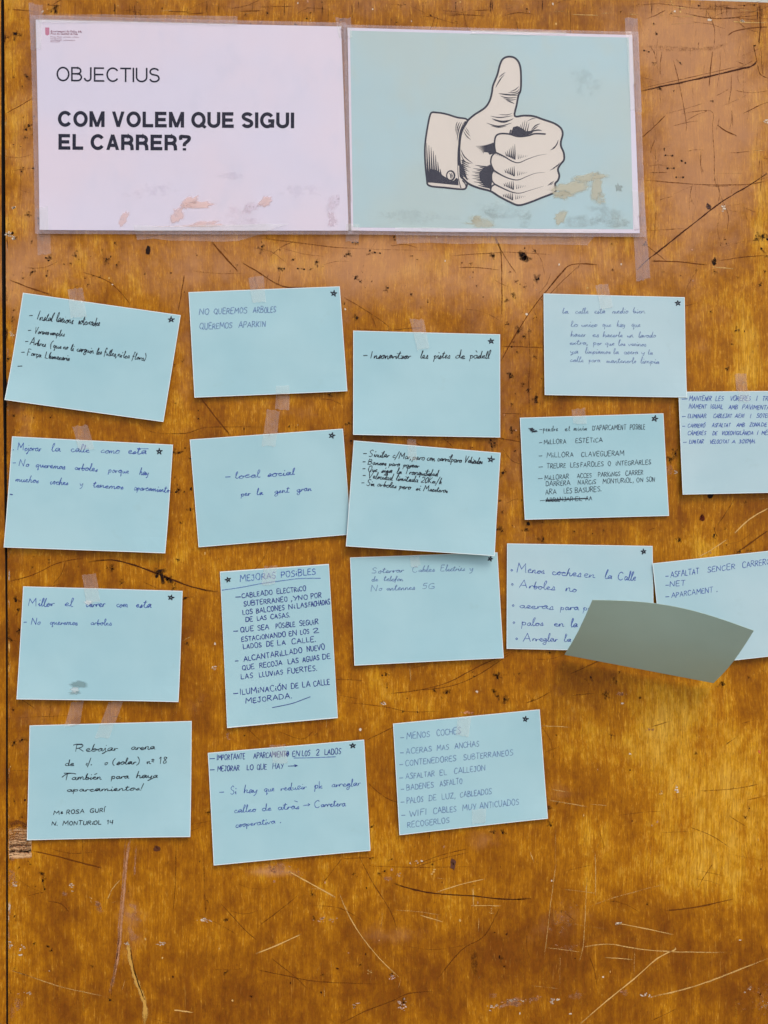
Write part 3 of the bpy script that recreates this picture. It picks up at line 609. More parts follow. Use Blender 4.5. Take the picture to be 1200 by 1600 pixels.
# ------------------------------------------------------------ stroke lettering
UP = {
 'A': (.72, "0,0 .36,1 .72,0|.13,.35 .6,.35"), 'B': (.6, "0,0 0,1|~0,1 .42,.95 .46,.68 .05,.54 .5,.46 .58,.15 .3,0 0,0"),
 'C': (.62, "~.6,.85 .4,1 .08,.8 .02,.4 .15,.05 .42,0 .62,.12"), 'D': (.66, "0,0 .04,1|~0,1 .4,.95 .64,.6 .52,.1 0,0"),
 'E': (.52, "~.5,1 .05,.98 .02,.5 .03,.02 .52,0|.03,.52 .42,.54"), 'F': (.5, "0,0 .04,1 .5,1|.03,.55 .38,.57"),
 'G': (.68, "~.6,.88 .35,1 .05,.75 .05,.2 .35,0 .62,.12 .62,.42|.62,.42 .36,.42"), 'H': (.66, "0,0 .03,1|.62,0 .6,1|.02,.5 .6,.52"),
 'I': (.16, "0,0 .02,1"), 'J': (.5, "~.1,1 .5,.98|~.36,.98 .4,.3 .3,.02 .1,.02 0,.2"), 'K': (.6, "0,0 .03,1|.55,.98 .05,.45 .6,0"),
 'L': (.5, "0,1 .02,.02 .5,0"), 'M': (.84, "0,0 .08,1 .42,.35 .74,1 .84,0"), 'N': (.68, "0,0 .04,1 .6,.02 .66,1"),
 'O': (.66, "~.35,1 .08,.85 .02,.4 .2,.02 .5,.04 .64,.5 .52,.92 .32,1"), 'P': (.56, "0,0 .03,1|~.02,.98 .45,.98 .54,.7 .3,.48 .03,.45"),
 'Q': (.7, "~.35,1 .08,.85 .02,.4 .2,.02 .5,.04 .64,.5 .52,.92 .32,1|.4,.25 .72,-.08"), 'R': (.6, "0,0 .03,1|~.02,.98 .42,.98 .52,.74 .3,.52 .04,.48|.2,.5 .6,0"),
 'S': (.54, "~.52,.88 .3,1 .06,.8 .2,.55 .45,.42 .5,.15 .25,0 0,.1"), 'T': (.6, "0,1 .6,1|.3,1 .28,0"), 'U': (.64, "~0,1 .02,.3 .2,0 .45,.04 .6,.35 .62,1"),
 'V': (.64, "0,1 .3,0 .64,1"), 'W': (.9, "0,1 .2,0 .44,.7 .66,0 .9,1"), 'X': (.6, "0,1 .6,0|.6,1 0,0"), 'Y': (.6, "0,1 .3,.48|.6,1 .2,0"), 'Z': (.58, "0,1 .56,1 .02,0 .58,0"),
 '0': (.5, "~.25,1 .03,.6 .1,.1 .3,0 .48,.4 .42,.9 .25,1"), '1': (.3, "0,.8 .2,1 .18,0"), '2': (.52, "~0,.8 .2,1 .45,.85 .35,.5 .02,.02 .52,.02"),
 '3': (.48, "~0,.9 .3,1 .42,.78 .18,.55 .45,.35 .35,.02 0,.08"), '4': (.5, "0,1 .02,.45 .5,.45|.42,1 .4,0"), '5': (.5, "~.48,1 .1,1|~.1,1 .06,.6 .4,.55 .44,.15 .2,0 0,.08"),
 '8': (.46, "~.4,.9 .2,1 .06,.78 .36,.4 .36,.08 .12,.02 .08,.3 .38,.8 .4,.9"),
 '-': (.5, "0,.42 .5,.44"), '.': (.12, "0,0 .06,.05 .02,.08"), ',': (.16, "~.1,.08 .12,-.05 .02,-.22"), '/': (.4, "0,-.25 .4,1.1"), '(': (.25, "~.25,1.05 .05,.6 .08,.1 .22,-.15"), ')': (.25, "~0,1.05 .2,.6 .16,.1 0,-.15"),
 '!': (.2, "~.2,1.1 .08,.25|.02,.02 .06,.06"), "'": (.15, "0,1.05 -.04,.8"), 'º': (.3, "~.15,.75 .02,.6 .15,.5 .26,.62 .15,.75|.0,.32 .28,.32"), '>': (.7, "0,.4 .7,.44|.5,.6 .7,.44 .52,.28"), '?': (.4, "~0,.8 .2,1 .4,.8 .2,.4|.18,0 .2,.05"),
}
LO = {
 'a': (.44, "~.36,.42 .18,.5 .02,.25 .14,.02 .32,.2 .37,.46 .34,.12 .46,.04"), 'b': (.4, "~.04,.3 .16,1 .06,.6 .06,.06 .28,.04 .36,.3 .2,.46 .1,.3"),
 'c': (.36, "~.32,.42 .16,.5 .03,.25 .14,.02 .36,.08"), 'd': (.46, "~.34,.4 .16,.48 .02,.22 .14,.02 .32,.2 .4,1|~.4,1 .36,.3 .38,.06 .5,.04"),
 'e': (.36, "~.04,.2 .28,.32 .22,.5 .04,.32 .1,.04 .36,.06"), 'f': (.34, "~.34,.85 .22,1 .14,.6 .1,-.3|0,.46 .32,.48"), 'g': (.44, "~.36,.42 .16,.5 .02,.26 .14,.06 .34,.28 .37,.44 .32,-.3 .1,-.4 .04,-.2"),
 'h': (.44, "~.04,.1 .16,1 .08,.5 .04,0 .14,.4 .3,.44 .3,.06 .44,.04"), 'i': (.2, "~.02,.2 .1,.46 .08,.06 .2,.04|.12,.66 .14,.72"), 'j': (.2, "~.1,.46 .08,-.2 -.1,-.35|.12,.66 .14,.72"),
 'k': (.42, "0,0 .06,1|~.34,.48 .06,.24 .4,0"), 'l': (.22, "~.02,.2 .2,.85 .14,1 .06,.6 .08,.06 .24,.04"), 'm': (.68, "~0,.1 .06,.46 .04,0 .16,.42 .28,.4 .27,0 .4,.42 .52,.4 .52,.08 .66,.04"),
 'n': (.46, "~0,.1 .06,.46 .04,0 .16,.42 .3,.42 .31,.06 .46,.04"), 'o': (.4, "~.24,.48 .06,.38 .05,.08 .24,.02 .34,.28 .22,.48 .4,.4"), 'p': (.42, "~0,.3 .08,.48 .04,-.4|~.04,.2 .16,.46 .34,.4 .3,.08 .06,.06"),
 'q': (.44, "~.36,.42 .16,.5 .02,.26 .14,.04 .34,.28|.37,.46 .34,-.4 .42,-.2"), 'r': (.32, "~0,.1 .06,.44 .06,.04 .14,.38 .32,.42"), 's': (.32, "~.04,.1 .2,.48 .26,.3 .22,.02 .02,.04|.22,.02 .32,.06"),
 't': (.34, "~.04,.3 .2,.85 .12,.3 .14,.04 .34,.06|0,.6 .34,.64"), 'u': (.46, "~.0,.3 .05,.46 .06,.08 .22,.04 .34,.42 .34,.08 .46,.04"), 'v': (.4, "~0,.44 .14,.02 .32,.46 .4,.42"),
 'x': (.4, "0,.46 .34,0|.34,.48 0,0"), 'y': (.42, "~0,.46 .06,.12 .22,.1 .34,.46 .26,-.2 .06,-.38"), 'z': (.38, "0,.44 .32,.46 .02,.02 .36,.02"), 'w': (.5, "0,.44 .12,.02 .25,.4 .38,.02 .5,.46"),
}
ACC = {'á': ('a', "~.16,.72 .34,.9"), 'é': ('e', "~.16,.72 .34,.9"), 'í': ('i', "~.1,.72 .28,.92"), 'ó': ('o', "~.16,.72 .34,.9"), 'ç': ('c', "~.18,.02 .22,-.12 .1,-.2"), 'à': ('a', "~.1,.9 .26,.74"),
       'Í': ('I', "~0,1.18 .2,1.4"), 'Ó': ('O', "~.3,1.15 .55,1.4"), 'È': ('E', "~.1,1.4 .35,1.15"), 'É': ('E', "~.2,1.15 .45,1.4"), 'Ò': ('O', "~.2,1.35 .42,1.15"), 'À': ('A', "~.2,1.4 .42,1.15"), 'ª': ('º', ".0,.3 .3,.3")}

def parse(sdef):
    out = []
    for part in sdef.split('|'):
        part = part.strip(); sm = part.startswith('~')
        pts = [tuple(float(q) for q in t.split(',')) for t in part.lstrip('~').split()]
        out.append((sm, pts))
    return out
GC = {}
def glyph(c):
    if c in GC: return GC[c]
    if c in ACC:
        b, acc = ACC[c]; wd, st = glyph(b); r = (wd, st + parse(acc))
    elif c in LO: r = (LO[c][0], parse(LO[c][1]))
    elif c in UP: r = (UP[c][0], parse(UP[c][1]))
    else: r = (.3, [])
    GC[c] = r
    return r

class Sheet:
    """a card or poster lying on the board: a quad in photograph pixels plus a relief"""
    def __init__(s, q, g0=.0012, lift=.003, curl=0.0, seed=0):
        s.q = np.array(q, float); s.g0, s.lift, s.curl = g0, lift, curl
        r = random.Random(seed); s.ph = [r.uniform(0, 6.28) for _ in range(4)]; s.tw = r.uniform(-.6, .6); s.sd = r.choice([-1, 1])
    def px(s, u, v):
        q = s.q
        return q[0] * (1 - u) * (1 - v) + q[1] * u * (1 - v) + q[2] * u * v + q[3] * (1 - u) * v
    def uv(s, x, y):
        u = v = .5
        for _ in range(6):
            p = s.px(u, v); e = np.array((x, y)) - p
            du = (s.px(u + .01, v) - p) / .01; dv = (s.px(u, v + .01) - p) / .01
            det = du[0] * dv[1] - du[1] * dv[0]
            u += (e[0] * dv[1] - e[1] * dv[0]) / det; v += (du[0] * e[1] - du[1] * e[0]) / det
        return u, v
    def gap(s, u, v):
        a = s.g0 + s.lift * max(0.0, v) ** 1.6 * (1 + s.tw * (u - .5))
        a += s.curl * (abs(u - .5) * 2) ** 3 * .5 + s.lift * .7 * (max(0, v - .55) / .45) ** 2 * (max(0, s.sd * (u - .5) * 2)) ** 2
        a += .0004 * (1 + math.sin(3.1 * u + s.ph[0]) * math.sin(2.3 * v + s.ph[1]))
        return a
    def pt(s, x, y, d=0.0):
        u, v = s.uv(x, y)
        return W(x, y, s.gap(u, v) + d)
    def mesh(s, name, mat, parent, nx=18, ny=14, th=.00028, inset=(0, 0, 1, 1), d=0.0, edge=None):
        V, F = [], []
        ew = .0044 if edge else None
        def cut(t, m_):
            if not edge or t in (0, 1): return t
            e_ = ew if m_ == nx else ew * 1.45
            if t <= 1.001 / (m_ if m_ == nx else ny): return e_
            if t >= 1 - 1.001 / (m_ if m_ == nx else ny): return 1 - e_
            return t
        u0, v0, u1, v1 = inset
        for j in range(ny + 1):
            for i in range(nx + 1):
                u = u0 + (u1 - u0) * cut(i / nx, nx); v = v0 + (v1 - v0) * cut(j / ny, ny * .7)
                p = s.px(u, v); V.append(W(p[0], p[1], s.gap(u, v) + d))
        n = nx + 1
        for j in range(ny):
            for i in range(nx):
                a = j * n + i; F.append((a, a + n, a + n + 1, a + 1))
        fm = [1 if edge and (q_ // nx in (0, ny - 1) or q_ % nx in (0, nx - 1)) else 0 for q_ in range(len(F))]
        if th:
            nb = len(V)
            ring = [i for i in range(n)] + [j * n + nx for j in range(1, ny + 1)] + [ny * n + i for i in range(nx - 1, -1, -1)] + [j * n for j in range(ny - 1, 0, -1)]
            V += [(x, y + th, z) for x, y, z in V[:nb]]
            F += [tuple(reversed([a + nb for a in f_])) for f_ in F[:]]; fm += [0] * (len(F) - len(fm))
            m = len(ring)
            for k_ in range(m):
                a, b = ring[k_], ring[(k_ + 1) % m]
                F.append((a, b, b + nb, a + nb)); fm.append(1)
        return mesh_obj(name, V, F, None, parent, smooth=False, mats=[mat, edge or mat], fmat=fm)

def ribbon_verts(V, F, pts, wd, place, taper=None, cap=True):
    """pts in px, wd width px or list; place(x,y)->world"""
    n = len(pts)
    if n < 2: return
    b = len(V)
    for i in range(n):
        p = np.array(pts[i]); a = np.array(pts[max(i - 1, 0)]); c = np.array(pts[min(i + 1, n - 1)])
        t = c - a; L_ = math.hypot(*t) or 1; t = t / L_; nr = np.array((-t[1], t[0]))
        w_ = wd[i] if hasattr(wd, '__len__') else wd
        if cap and i == 0: p = p - t * w_ * .3
        if cap and i == n - 1: p = p + t * w_ * .3
        for sgn in (-.5, .5): V.append(place(*(p + nr * w_ * sgn)))
    for i in range(n - 1):
        k_ = b + i * 2; F.append((k_, k_ + 1, k_ + 3, k_ + 2))

def write_word(V, F, sheet, text, x0, y0, x1, y1, cap, style, rnd, d=.00016):
    """text between (x0,y0) and (x1,y1) (baseline, px); cap height px"""
    slant, wd, jit, conn = style
    wd = wd * 1.04
    adv, lay = 0.0, []
    prev_lo = False
    for c in text:
        gw, st = glyph(c); lo = c in LO or (c in ACC and ACC[c][0] in LO)
        sc = rnd.uniform(.9, 1.1)
        lay.append((c, adv, gw, st, lo, sc))
        adv += gw * sc + (.06 if (lo and conn) else .2)
    adv -= .06 if (lay[-1][4] and conn) else .2
    L_ = math.hypot(x1 - x0, y1 - y0); tx, ty = (x1 - x0) / L_, (y1 - y0) / L_
    hx = L_ / max(adv, .1)
    place = lambda x, y: sheet.pt(x, y, d)
    def tr(gx, gy, bx, sc, by):
        X = (bx + gx * sc) * hx; Y = (gy * sc + by) * cap
        X += Y * slant + rnd.uniform(-jit, jit) * cap * .05
        Y += rnd.uniform(-jit, jit) * cap * .05
        return (x0 + tx * X + ty * Y, y0 + ty * X - tx * Y)
    run = []
    def flush():
        nonlocal run
        if len(run) > 1: draw(curve(run, 4))
        run = []
    def draw(pts):
        ws = []; k_ = rnd.uniform(.85, 1.12)
        for i in range(len(pts)): ws.append(wd * k_ * (1 + .16 * math.sin(i * .9 + k_ * 20)) * (.85 if i in (0, len(pts) - 1) else 1))
        ribbon_verts(V, F, pts, ws, place)
    for c, ax, gw, st, lo, sc in lay:
        by = rnd.uniform(-.05, .05) * jit
        for si, (sm, pts) in enumerate(st):
            P = [tr(gx, gy * .78 if (lo and conn and 0 < gy <= .5) else gy, ax, sc, by) for gx, gy in pts]
            if lo and conn and si == 0 and sm:
                run += P
                if len(st) > 1 and c in 'pqdfg': flush()
            else:
                if not lo: flush()
                if sm: draw(curve(P, 4))
                else:
                    for a_, b_ in zip(P, P[1:]): draw([a_, ((a_[0] + b_[0]) / 2, (a_[1] + b_[1]) / 2), b_])
        if not lo: flush()
    flush()

def star(V, F, sheet, cx, cy, r, wd, rnd, rot=0.0):
    order = [0, 2, 4, 1, 3, 0]
    P = []
    for k_ in order:
        a = -math.pi / 2 + k_ * 2 * math.pi / 5 + rot
        P.append((cx + math.cos(a) * r * rnd.uniform(.85, 1.15), cy + math.sin(a) * r * rnd.uniform(.75, 1.1)))
    for p, q in zip(P, P[1:]):
        ribbon_verts(V, F, [p, q], wd, lambda x, y: sheet.pt(x, y, .00018))

# writing styles: slant, width px, jitter, connected
CARDS = []
def card(label, q, zoom, ink, style, lines, star_at=None, extra=None, mat='card', g0=.0012, lift=.0028, curl=0.0, star_r=20, seed=None):
    seed = seed if seed is not None else len(CARDS) + 11
    rnd = random.Random(seed)
    sh = Sheet(q, g0, lift, curl, seed)
    root = empty('paper_card', label, 'card', 'pale blue note cards taped to the wooden board')
    sh.mesh('sheet', M[mat], root, edge=M['edge'])
    ox, oy, sc = zoom
    for ln in lines:
        (xa, ya, xb, yb), cap, words = ln[:3]
        ik = ln[3] if len(ln) > 3 else ink
        V, F = [], []
        for tx in words:
            t, a, b = tx[0], tx[1], tx[2]
            if len(tx) > 3: ya_, yb_ = tx[3], tx[3]
            else:
                sl = (yb - ya) / (xb - xa) if xb != xa else 0
                ya_, yb_ = ya + (a - xa) * sl, ya + (b - xa) * sl
            st = style
            if t == '-': ya_ += cap * .1; yb_ = ya_ - (b - a) * .06
            if t == '-':
                ribbon_verts(V, F, [(ox + a / sc, oy + (ya_ - cap * .45) / sc), (ox + (a + b) / 2 / sc, oy + (ya_ - cap * .47) / sc), (ox + b / sc, oy + (yb_ - cap * .45) / sc)], style[1] * 1.15, lambda x, y: sh.pt(x, y, .00016))
                continue
            write_word(V, F, sh, t, ox + a / sc, oy + ya_ / sc, ox + b / sc, oy + yb_ / sc, cap / sc, style, rnd)
        if V: mesh_obj('handwritten_line', V, F, M[ik], root)
    for pts, wd, ik in (extra or []):
        V, F = [], []
        P = [(ox + x / sc, oy + y / sc) for x, y in pts]
        ribbon_verts(V, F, curve(P, 5) if len(P) > 2 else P, wd, lambda x, y: sh.pt(x, y, .0002))
        mesh_obj('pen_stroke', V, F, M[ik], root)
    if star_at:
        V, F = [], []
        star(V, F, sh, ox + star_at[0] / sc, oy + star_at[1] / sc, star_r / sc, 1.5, rnd, rnd.uniform(-.3, .3))
        mesh_obj('star_mark', V, F, M['ink_black'], root)
    CARDS.append(sh)
    return root, sh

# ------------------------------------------------------------ the cards
Z = (0, 440, 4)
card('card tilted clockwise at the upper left with four dashed lines of small black script',
     [(37, 458), (283, 493), (257, 660), (11, 626)], Z, 'ink_black', (.12, 1.15, .9, True), [
    ((235, 240, 625, 282), 56, [('-', 190, 208), ('Instal·lacions', 240, 460), ('soterrades', 492, 625)]),
    ((220, 326, 408, 345), 40, [('-', 182, 198), ('Voreres', 220, 308), ('amples', 316, 408)]),
    ((192, 396, 915, 497), 42, [('-', 165, 182), ('Arbres', 192, 290), ('(que', 318, 388), ('no', 400, 428), ('li', 446, 466), ('carguin', 484, 590), ('les', 608, 638), ('fulles,', 655, 733), ('ni', 740, 766), ('les', 774, 812), ('flors)', 828, 914)]),
    ((175, 464, 440, 498), 42, [('-', 142, 160), ('Força', 175, 262), ('Llumenaria', 288, 440)]),
    ((120, 545, 146, 545), 36, [('-', 120, 146)])], (1072, 241), curl=.001)
Z = (280, 430, 4.286)
card('card with two short lines of faint blue capitals, taped at top and bottom',
     [(295, 457), (531, 448), (543, 612), (305, 622)], Z, 'ink_faint', (.1, 1.35, .9, False), [
    ((138, 266, 650, 250), 38, [('NO', 138, 200), ('QUEREMOS', 236, 455), ('ARBOLES', 498, 648)]),
    ((140, 366, 580, 348), 38, [('QUEREMOS', 140, 355), ('APARKIN', 400, 580)])], (1036, 124), lift=.002)
Z = (540, 490, 4.615)
card('card with one single long line of black script across its top',
     [(552, 517), (781, 523), (781, 684), (552, 680)], Z, 'ink_black', (.18, 1.25, .8, True), [
    ((180, 325, 1035, 326), 56, [('-', 130, 156), ('Insonoritzar', 182, 468), ('les', 538, 594), ('pistes', 636, 750), ('de', 790, 858), ('pàdell', 895, 1035)])], (1046, 201), curl=.001, lift=.0022)
Z = (830, 440, 3.243)
card('highest card at the right, with six lines of faint blue script',
     [(849, 459), (1069, 465), (1071, 622), (850, 618)], Z, 'ink_faint', (.1, 1.0, .8, True), [
    ((155, 163, 575, 162), 29, [('la', 156, 187), ('calle', 222, 288), ('esta', 319, 372), ('medio', 410, 490), ('bien', 513, 575)]),
    ((197, 231, 550, 230), 30, [('lo', 198, 235), ('unico', 254, 332), ('que', 358, 404), ('hay', 432, 474), ('que', 505, 550)]),
    ((197, 279, 628, 286), 29, [('hacer', 198, 275), ('es', 309, 340), ('hacerle', 360, 461), ('un', 484, 515), ('lavado', 541, 628)]),
    ((192, 320, 580, 329), 27, [('extra,', 193, 284), ('por', 312, 355), ('que', 372, 418), ('los', 438, 473), ('vecinos', 490, 579)]),
    ((195, 364, 612, 372), 28, [('ya', 196, 235), ('limpiamos', 271, 398), ('la', 413, 440), ('acera', 466, 537), ('y', 556, 572), ('la', 588, 612)]),
    ((192, 408, 645, 418), 28, [('calle', 193, 262), ('para', 289, 345), ('mantenerlo', 379, 528), ('limpia', 550, 645)])], (740, 111), mat='card2', star_r=14, lift=.0025)
Z = (1040, 580, 7.5)
card('card cut by the right picture edge with slanted capitals, overlapping the highest right card',
     [(1058, 613), (1292, 611), (1298, 768), (1064, 773)], Z, 'ink_blue', (.22, 1.1, .7, False), [
    ((255, 352, 1190, 350), 52, [('-', 175, 238), ('MANTENIR', 256, 515), ('LES', 566, 655), ('VORERES', 736, 970), ('I', 1043, 1058), ('TRAC-', 1112, 1290)]),
    ((255, 440, 1190, 455), 48, [('NAMENT', 256, 455), ('IGUAL', 506, 650), ('AMB', 719, 820), ('PAVIMENTACIÓ', 876, 1280)]),
    ((240, 553, 1190, 548), 44, [('-', 178, 214), ('ELIMINAR', 241, 454), ('CABLEJAT', 541, 750), ('AERI', 791, 900), ('I', 972, 984), ('SOTERRAR', 1044, 1300)]),
    ((240, 664, 1160, 650), 42, [('-', 182, 210), ('CARRERÓ', 241, 440), ('ASFALTAT', 524, 735), ('AMB', 810, 900), ('ZONA', 962, 1080), ('DE', 1096, 1160)]),
    ((240, 752, 1190, 748), 42, [('CÀMERES', 241, 450), ('DE', 531, 580), ('VIDEOVIGILÀNCIA', 636, 1000), ('I', 1052, 1062), ('MÉS', 1102, 1190)]),
    ((258, 852, 1020, 846), 42, [('-', 192, 228), ('LIMITAR', 259, 422), ('VELOCITAT', 500, 720), ('A', 756, 795), ('30', 836, 895), ('KM/H.', 910, 1025)])], None, mat='card2', g0=.0042, lift=.001)
Z = (0, 670, 4.138)
card('card at the left edge with three lines of blue script reaching its right side',
     [(20, 682), (271, 695), (261, 864), (9, 855)], Z, 'ink_blue', (.12, 1.15, .8, True), [
    ((118, 140, 960, 165), 50, [('.', 90, 96), ('Mejorar', 118, 270), ('la', 336, 395), ('calle', 462, 580), ('como', 655, 775), ('esta', 830, 950)]),
    ((128, 240, 965, 300), 44, [('-', 90, 106), ('No', 128, 192), ('queremos', 236, 425), ('arboles', 486, 635), ('porque', 705, 835), ('hay', 905, 965)]),
    ((105, 340, 1098, 412), 42, [('muchos', 106, 255), ('coches', 328, 445), ('y', 520, 542), ('tenemos', 605, 802), ('aparcamiento', 870, 1098)])],
     (1032, 147), [([(75, 424), (88, 426)], 1.7, 'ink_navy'), ([(890, 128), (962, 130)], 1.1, 'ink_blue')], curl=.001, lift=.0036)
Z = (280, 650, 4.286)
card('card tilted counterclockwise with two short blue script lines in its middle',
     [(297, 687), (536, 670), (549, 835), (311, 855)], Z, 'ink_blue', (.1, 1.2, .7, True), [
    ((375, 421, 775, 393), 46, [('-', 312, 344), ('local', 376, 542), ('social', 592, 775)]),
    ((415, 537, 890, 500), 40, [('per', 416, 480), ('la', 522, 562), ('gent', 642, 738), ('gran', 790, 888)])], (1024, 131), lift=.0015)
Z = (535, 850, 4.615)
card('card with three grey-blue script lines, its top right corner tucked under the card above',
     [(547, 871), (777, 863), (786, 1027), (554, 1039)], Z, 'ink_faint', (.18, 1.1, .7, True), [
    ((210, 210, 945, 190), 42, [('Soterrar', 211, 440), ('Cables', 502, 664), ('Electrics', 706, 880), ('y', 916, 944)]),
    ((210, 267, 437, 265), 38, [('de', 211, 256), ('telefon', 296, 437)]),
    ((206, 340, 662, 320), 42, [('No', 206, 286), ('antennes', 319, 522), ('5G', 577, 662)])], (1065, 106), star_r=18, g0=.0008, lift=.003)
Z = (530, 670, 4.444)
card('card with five lines of bold black script, overlapping the card below it',
     [(553, 689), (781, 708), (771, 868), (541, 853)], Z, 'ink_black', (.22, 1.2, .8, True), [
    ((205, 194, 988, 246), 46, [('-', 170, 190), ('Similar', 205, 345), ('c/Mar,', 370, 498), ('pero', 508, 590), ('con', 605, 662), ('carril', 678, 770), ('para', 773, 845), ('Vehiculos', 863, 988)]),
    ((200, 248, 552, 272), 38, [('-', 166, 182), ('Bancos', 200, 326), ('para', 346, 420), ('pasear', 444, 552)]),
    ((200, 297, 680, 332), 42, [('-', 165, 181), ('Que', 200, 262), ('siga', 291, 365), ('la', 398, 432), ('Tranquilidad', 453, 680)]),
    ((197, 344, 707, 385), 42, [('-', 167, 183), ('Velocidad', 198, 368), ('limitada', 394, 545), ('20Km/h', 568, 707)]),
    ((190, 394, 748, 445), 40, [('-', 158, 174), ('Sin', 190, 243), ('arboles', 263, 395), ('pero', 416, 495), ('si', 531, 560), ('Maceteros', 584, 748)])],
     (1048, 215), g0=.0062, lift=.0026, star_r=24)
Z = (800, 635, 4.615)
card('card with seven lines of grey capitals and a crossed-out last line',
     [(812, 653), (1036, 646), (1044, 806), (819, 812)], Z, 'ink_grey', (.06, 1.05, .8, False), [
    ((222, 180, 955, 165), 34, [('-', 196, 214), ('pendre', 222, 328), ('el', 381, 414), ('minim', 444, 540), ("D'APARCAMENT", 578, 820), ('POSIBLE', 850, 955)]),
    ((230, 273, 650, 257), 32, [('-', 195, 214), ('MiLLORA', 230, 388), ('ESTETiCA', 456, 650)]),
    ((250, 369, 805, 355), 34, [('-', 192, 214), ('MiLLORA', 250, 440), ('CLAVEGUERAM', 498, 805)]),
    ((250, 447, 998, 417), 32, [('-', 190, 218), ('TREURE', 250, 384), ('LES', 420, 478), ('FAROLES', 492, 656), ('O', 690, 710), ('iNTEGRARLES', 745, 998)]),
    ((235, 530, 942, 492), 32, [('-', 186, 216), ('MiLLORAR', 235, 406), ('ACCES', 466, 570), ('PARKiNGS', 618, 776), ('CARRER', 815, 942)]),
    ((243, 574, 1025, 542), 32, [('DARRERA', 243, 415), ('NARCiS', 472, 600), ('MONTURiOL,', 652, 872), ('ON', 894, 940), ('SON', 965, 1025)]),
    ((238, 634, 640, 612), 34, [('ARA', 238, 316), ('LES', 371, 428), ('BASURES.', 451, 640)]),
    ((240, 688, 570, 676), 28, [('-', 200, 232), ('ARRANJAR', 240, 435), ('EL', 452, 500), ('AA', 528, 570)])], (1027, 90),
     [([(240, 676), (330, 672), (430, 668), (540, 664)], 1.9, 'ink_black'), ([(118, 162), (150, 158), (125, 170), (160, 166), (130, 178), (178, 176), (140, 186), (182, 182)], 1.3, 'ink_black'), ([(242, 684), (300, 682), (340, 684)], 1.4, 'ink_black')], lift=.0016, star_r=24)
Z = (20, 890, 4.286)
card('card at the lower left with two blue script lines and a smudge near its bottom',
     [(37, 916), (286, 923), (281, 1095), (29, 1091)], Z, 'ink_blue', (.12, 1.15, .8, True), [
    ((108, 243, 930, 252), 54, [('Millor', 108, 280), ('el', 350, 405), ('carrer', 492, 620), ('com', 696, 774), ('esta', 828, 930)]),
    ((130, 366, 665, 370), 42, [('-', 80, 97), ('No', 130, 190), ('queremos', 253, 437), ('arboles', 526, 665)])], (1063, 186), lift=.0032, curl=.0006)
Z = (335, 870, 5.818)
card('upright card full of dark blue capitals under an underlined title',
     [(344, 893), (514, 881), (528, 1121), (356, 1136)], Z, 'ink_navy', (.05, 1.25, .7, False), [
    ((235, 224, 920, 156), 54, [('MEJORAS', 236, 560), ('POSiBLES', 612, 920)], 'ink_blue'),
    ((252, 373, 835, 305), 42, [('-', 196, 240), ('CABLEADO', 253, 530), ('ELECTRiCO', 572, 835)]),
    ((270, 447, 975, 368), 44, [('SUBTERRANEO', 270, 666), (',', 698, 708), ('Y', 720, 760), ('NO', 766, 850), ('POR', 880, 975)]),
    ((262, 526, 1052, 428), 44, [('LOS', 263, 350), ('BALCONES', 386, 640), ('Ni', 677, 736), ('LAS', 757, 846), ('FACHADAS', 862, 1052)]),
    ((288, 588, 690, 545), 40, [('DE', 289, 350), ('LAS', 393, 475), ('CASAS.', 516, 690)]),
    ((240, 683, 945, 608), 44, [('-', 178, 216), ('QUE', 241, 360), ('SEA', 396, 500), ('POSiBLE', 562, 735), ('SEGUiR', 777, 945)]),
    ((252, 768, 950, 684), 42, [('ESTACiONANDO', 253, 652), ('EN', 682, 752), ('LOS', 786, 863), ('2', 902, 950)]),
    ((265, 835, 925, 766), 44, [('LADOS', 266, 430), ('DE', 479, 540), ('LA', 579, 650), ('CALLE.', 706, 925)]),
    ((272, 948, 1005, 836), 46, [('-', 193, 220), ('ALCANTARiLLADO', 273, 800), ('NUEVO', 846, 1005)]),
    ((258, 1028, 1055, 920), 42, [('QUE', 259, 365), ('RECOJA', 416, 620), ('LAS', 673, 766), ('AGUAS', 806, 955), ('DE', 986, 1055)]),
    ((248, 1108, 935, 1028), 44, [('LAS', 249, 355), ('LLUViAS', 413, 625), ('FUERTES.', 669, 935)]),
    ((240, 1248, 1050, 1156), 48, [('-', 178, 218), ('ILUMiNACiÓN', 241, 660), ('DE', 701, 766), ('LA', 806, 873), ('CALLE', 904, 1050)]),
    ((290, 1328, 710, 1278), 44, [('MEJORADA.', 291, 710)])], (125, 208),
     [([(72, 302), (250, 276), (420, 243), (600, 218), (780, 196), (965, 194)], 1.2, 'ink_blue'), ([(530, 1365), (700, 1330), (800, 1295), (872, 1268)], 1.2, 'ink_navy')], star_r=27, lift=.0016)
Z = (780, 840, 2.857)
card('card with five bulleted lines of blue script, partly hidden by the loose hanging card',
     [(792, 849), (1019, 853), (1021, 1018), (791, 1013)], Z, 'ink_blue', (.08, 1.15, .7, True), [
    ((78, 153, 608, 192), 38, [('Menos', 78, 200), ('coches', 233, 365), ('en', 376, 425), ('la', 469, 500), ('Calle', 527, 608)]),
    ((88, 222, 343, 242), 36, [('Arboles', 88, 247), ('no', 293, 343)]),
    ((90, 314, 660, 332), 32, [('aceras', 90, 240), ('para', 271, 352), ('personas', 372, 522), ('mayores', 546, 660)]),
    ((98, 390, 450, 400), 34, [('palos', 98, 195), ('en', 241, 287), ('la', 316, 346), ('calle', 362, 450)]),
    ((105, 460, 430, 464), 34, [('Arreglar', 105, 258), ('la', 286, 318), ('acera', 335, 430)])], (643, 62),
     [([(x, y - 4), (x + 4, y), (x, y + 4), (x - 4, y), (x, y - 4)], 1.1, 'ink_blue') for x, y in ((55, 145), (57, 208), (61, 302), (64, 378), (76, 450))], mat='card2', star_r=12, lift=.0018)
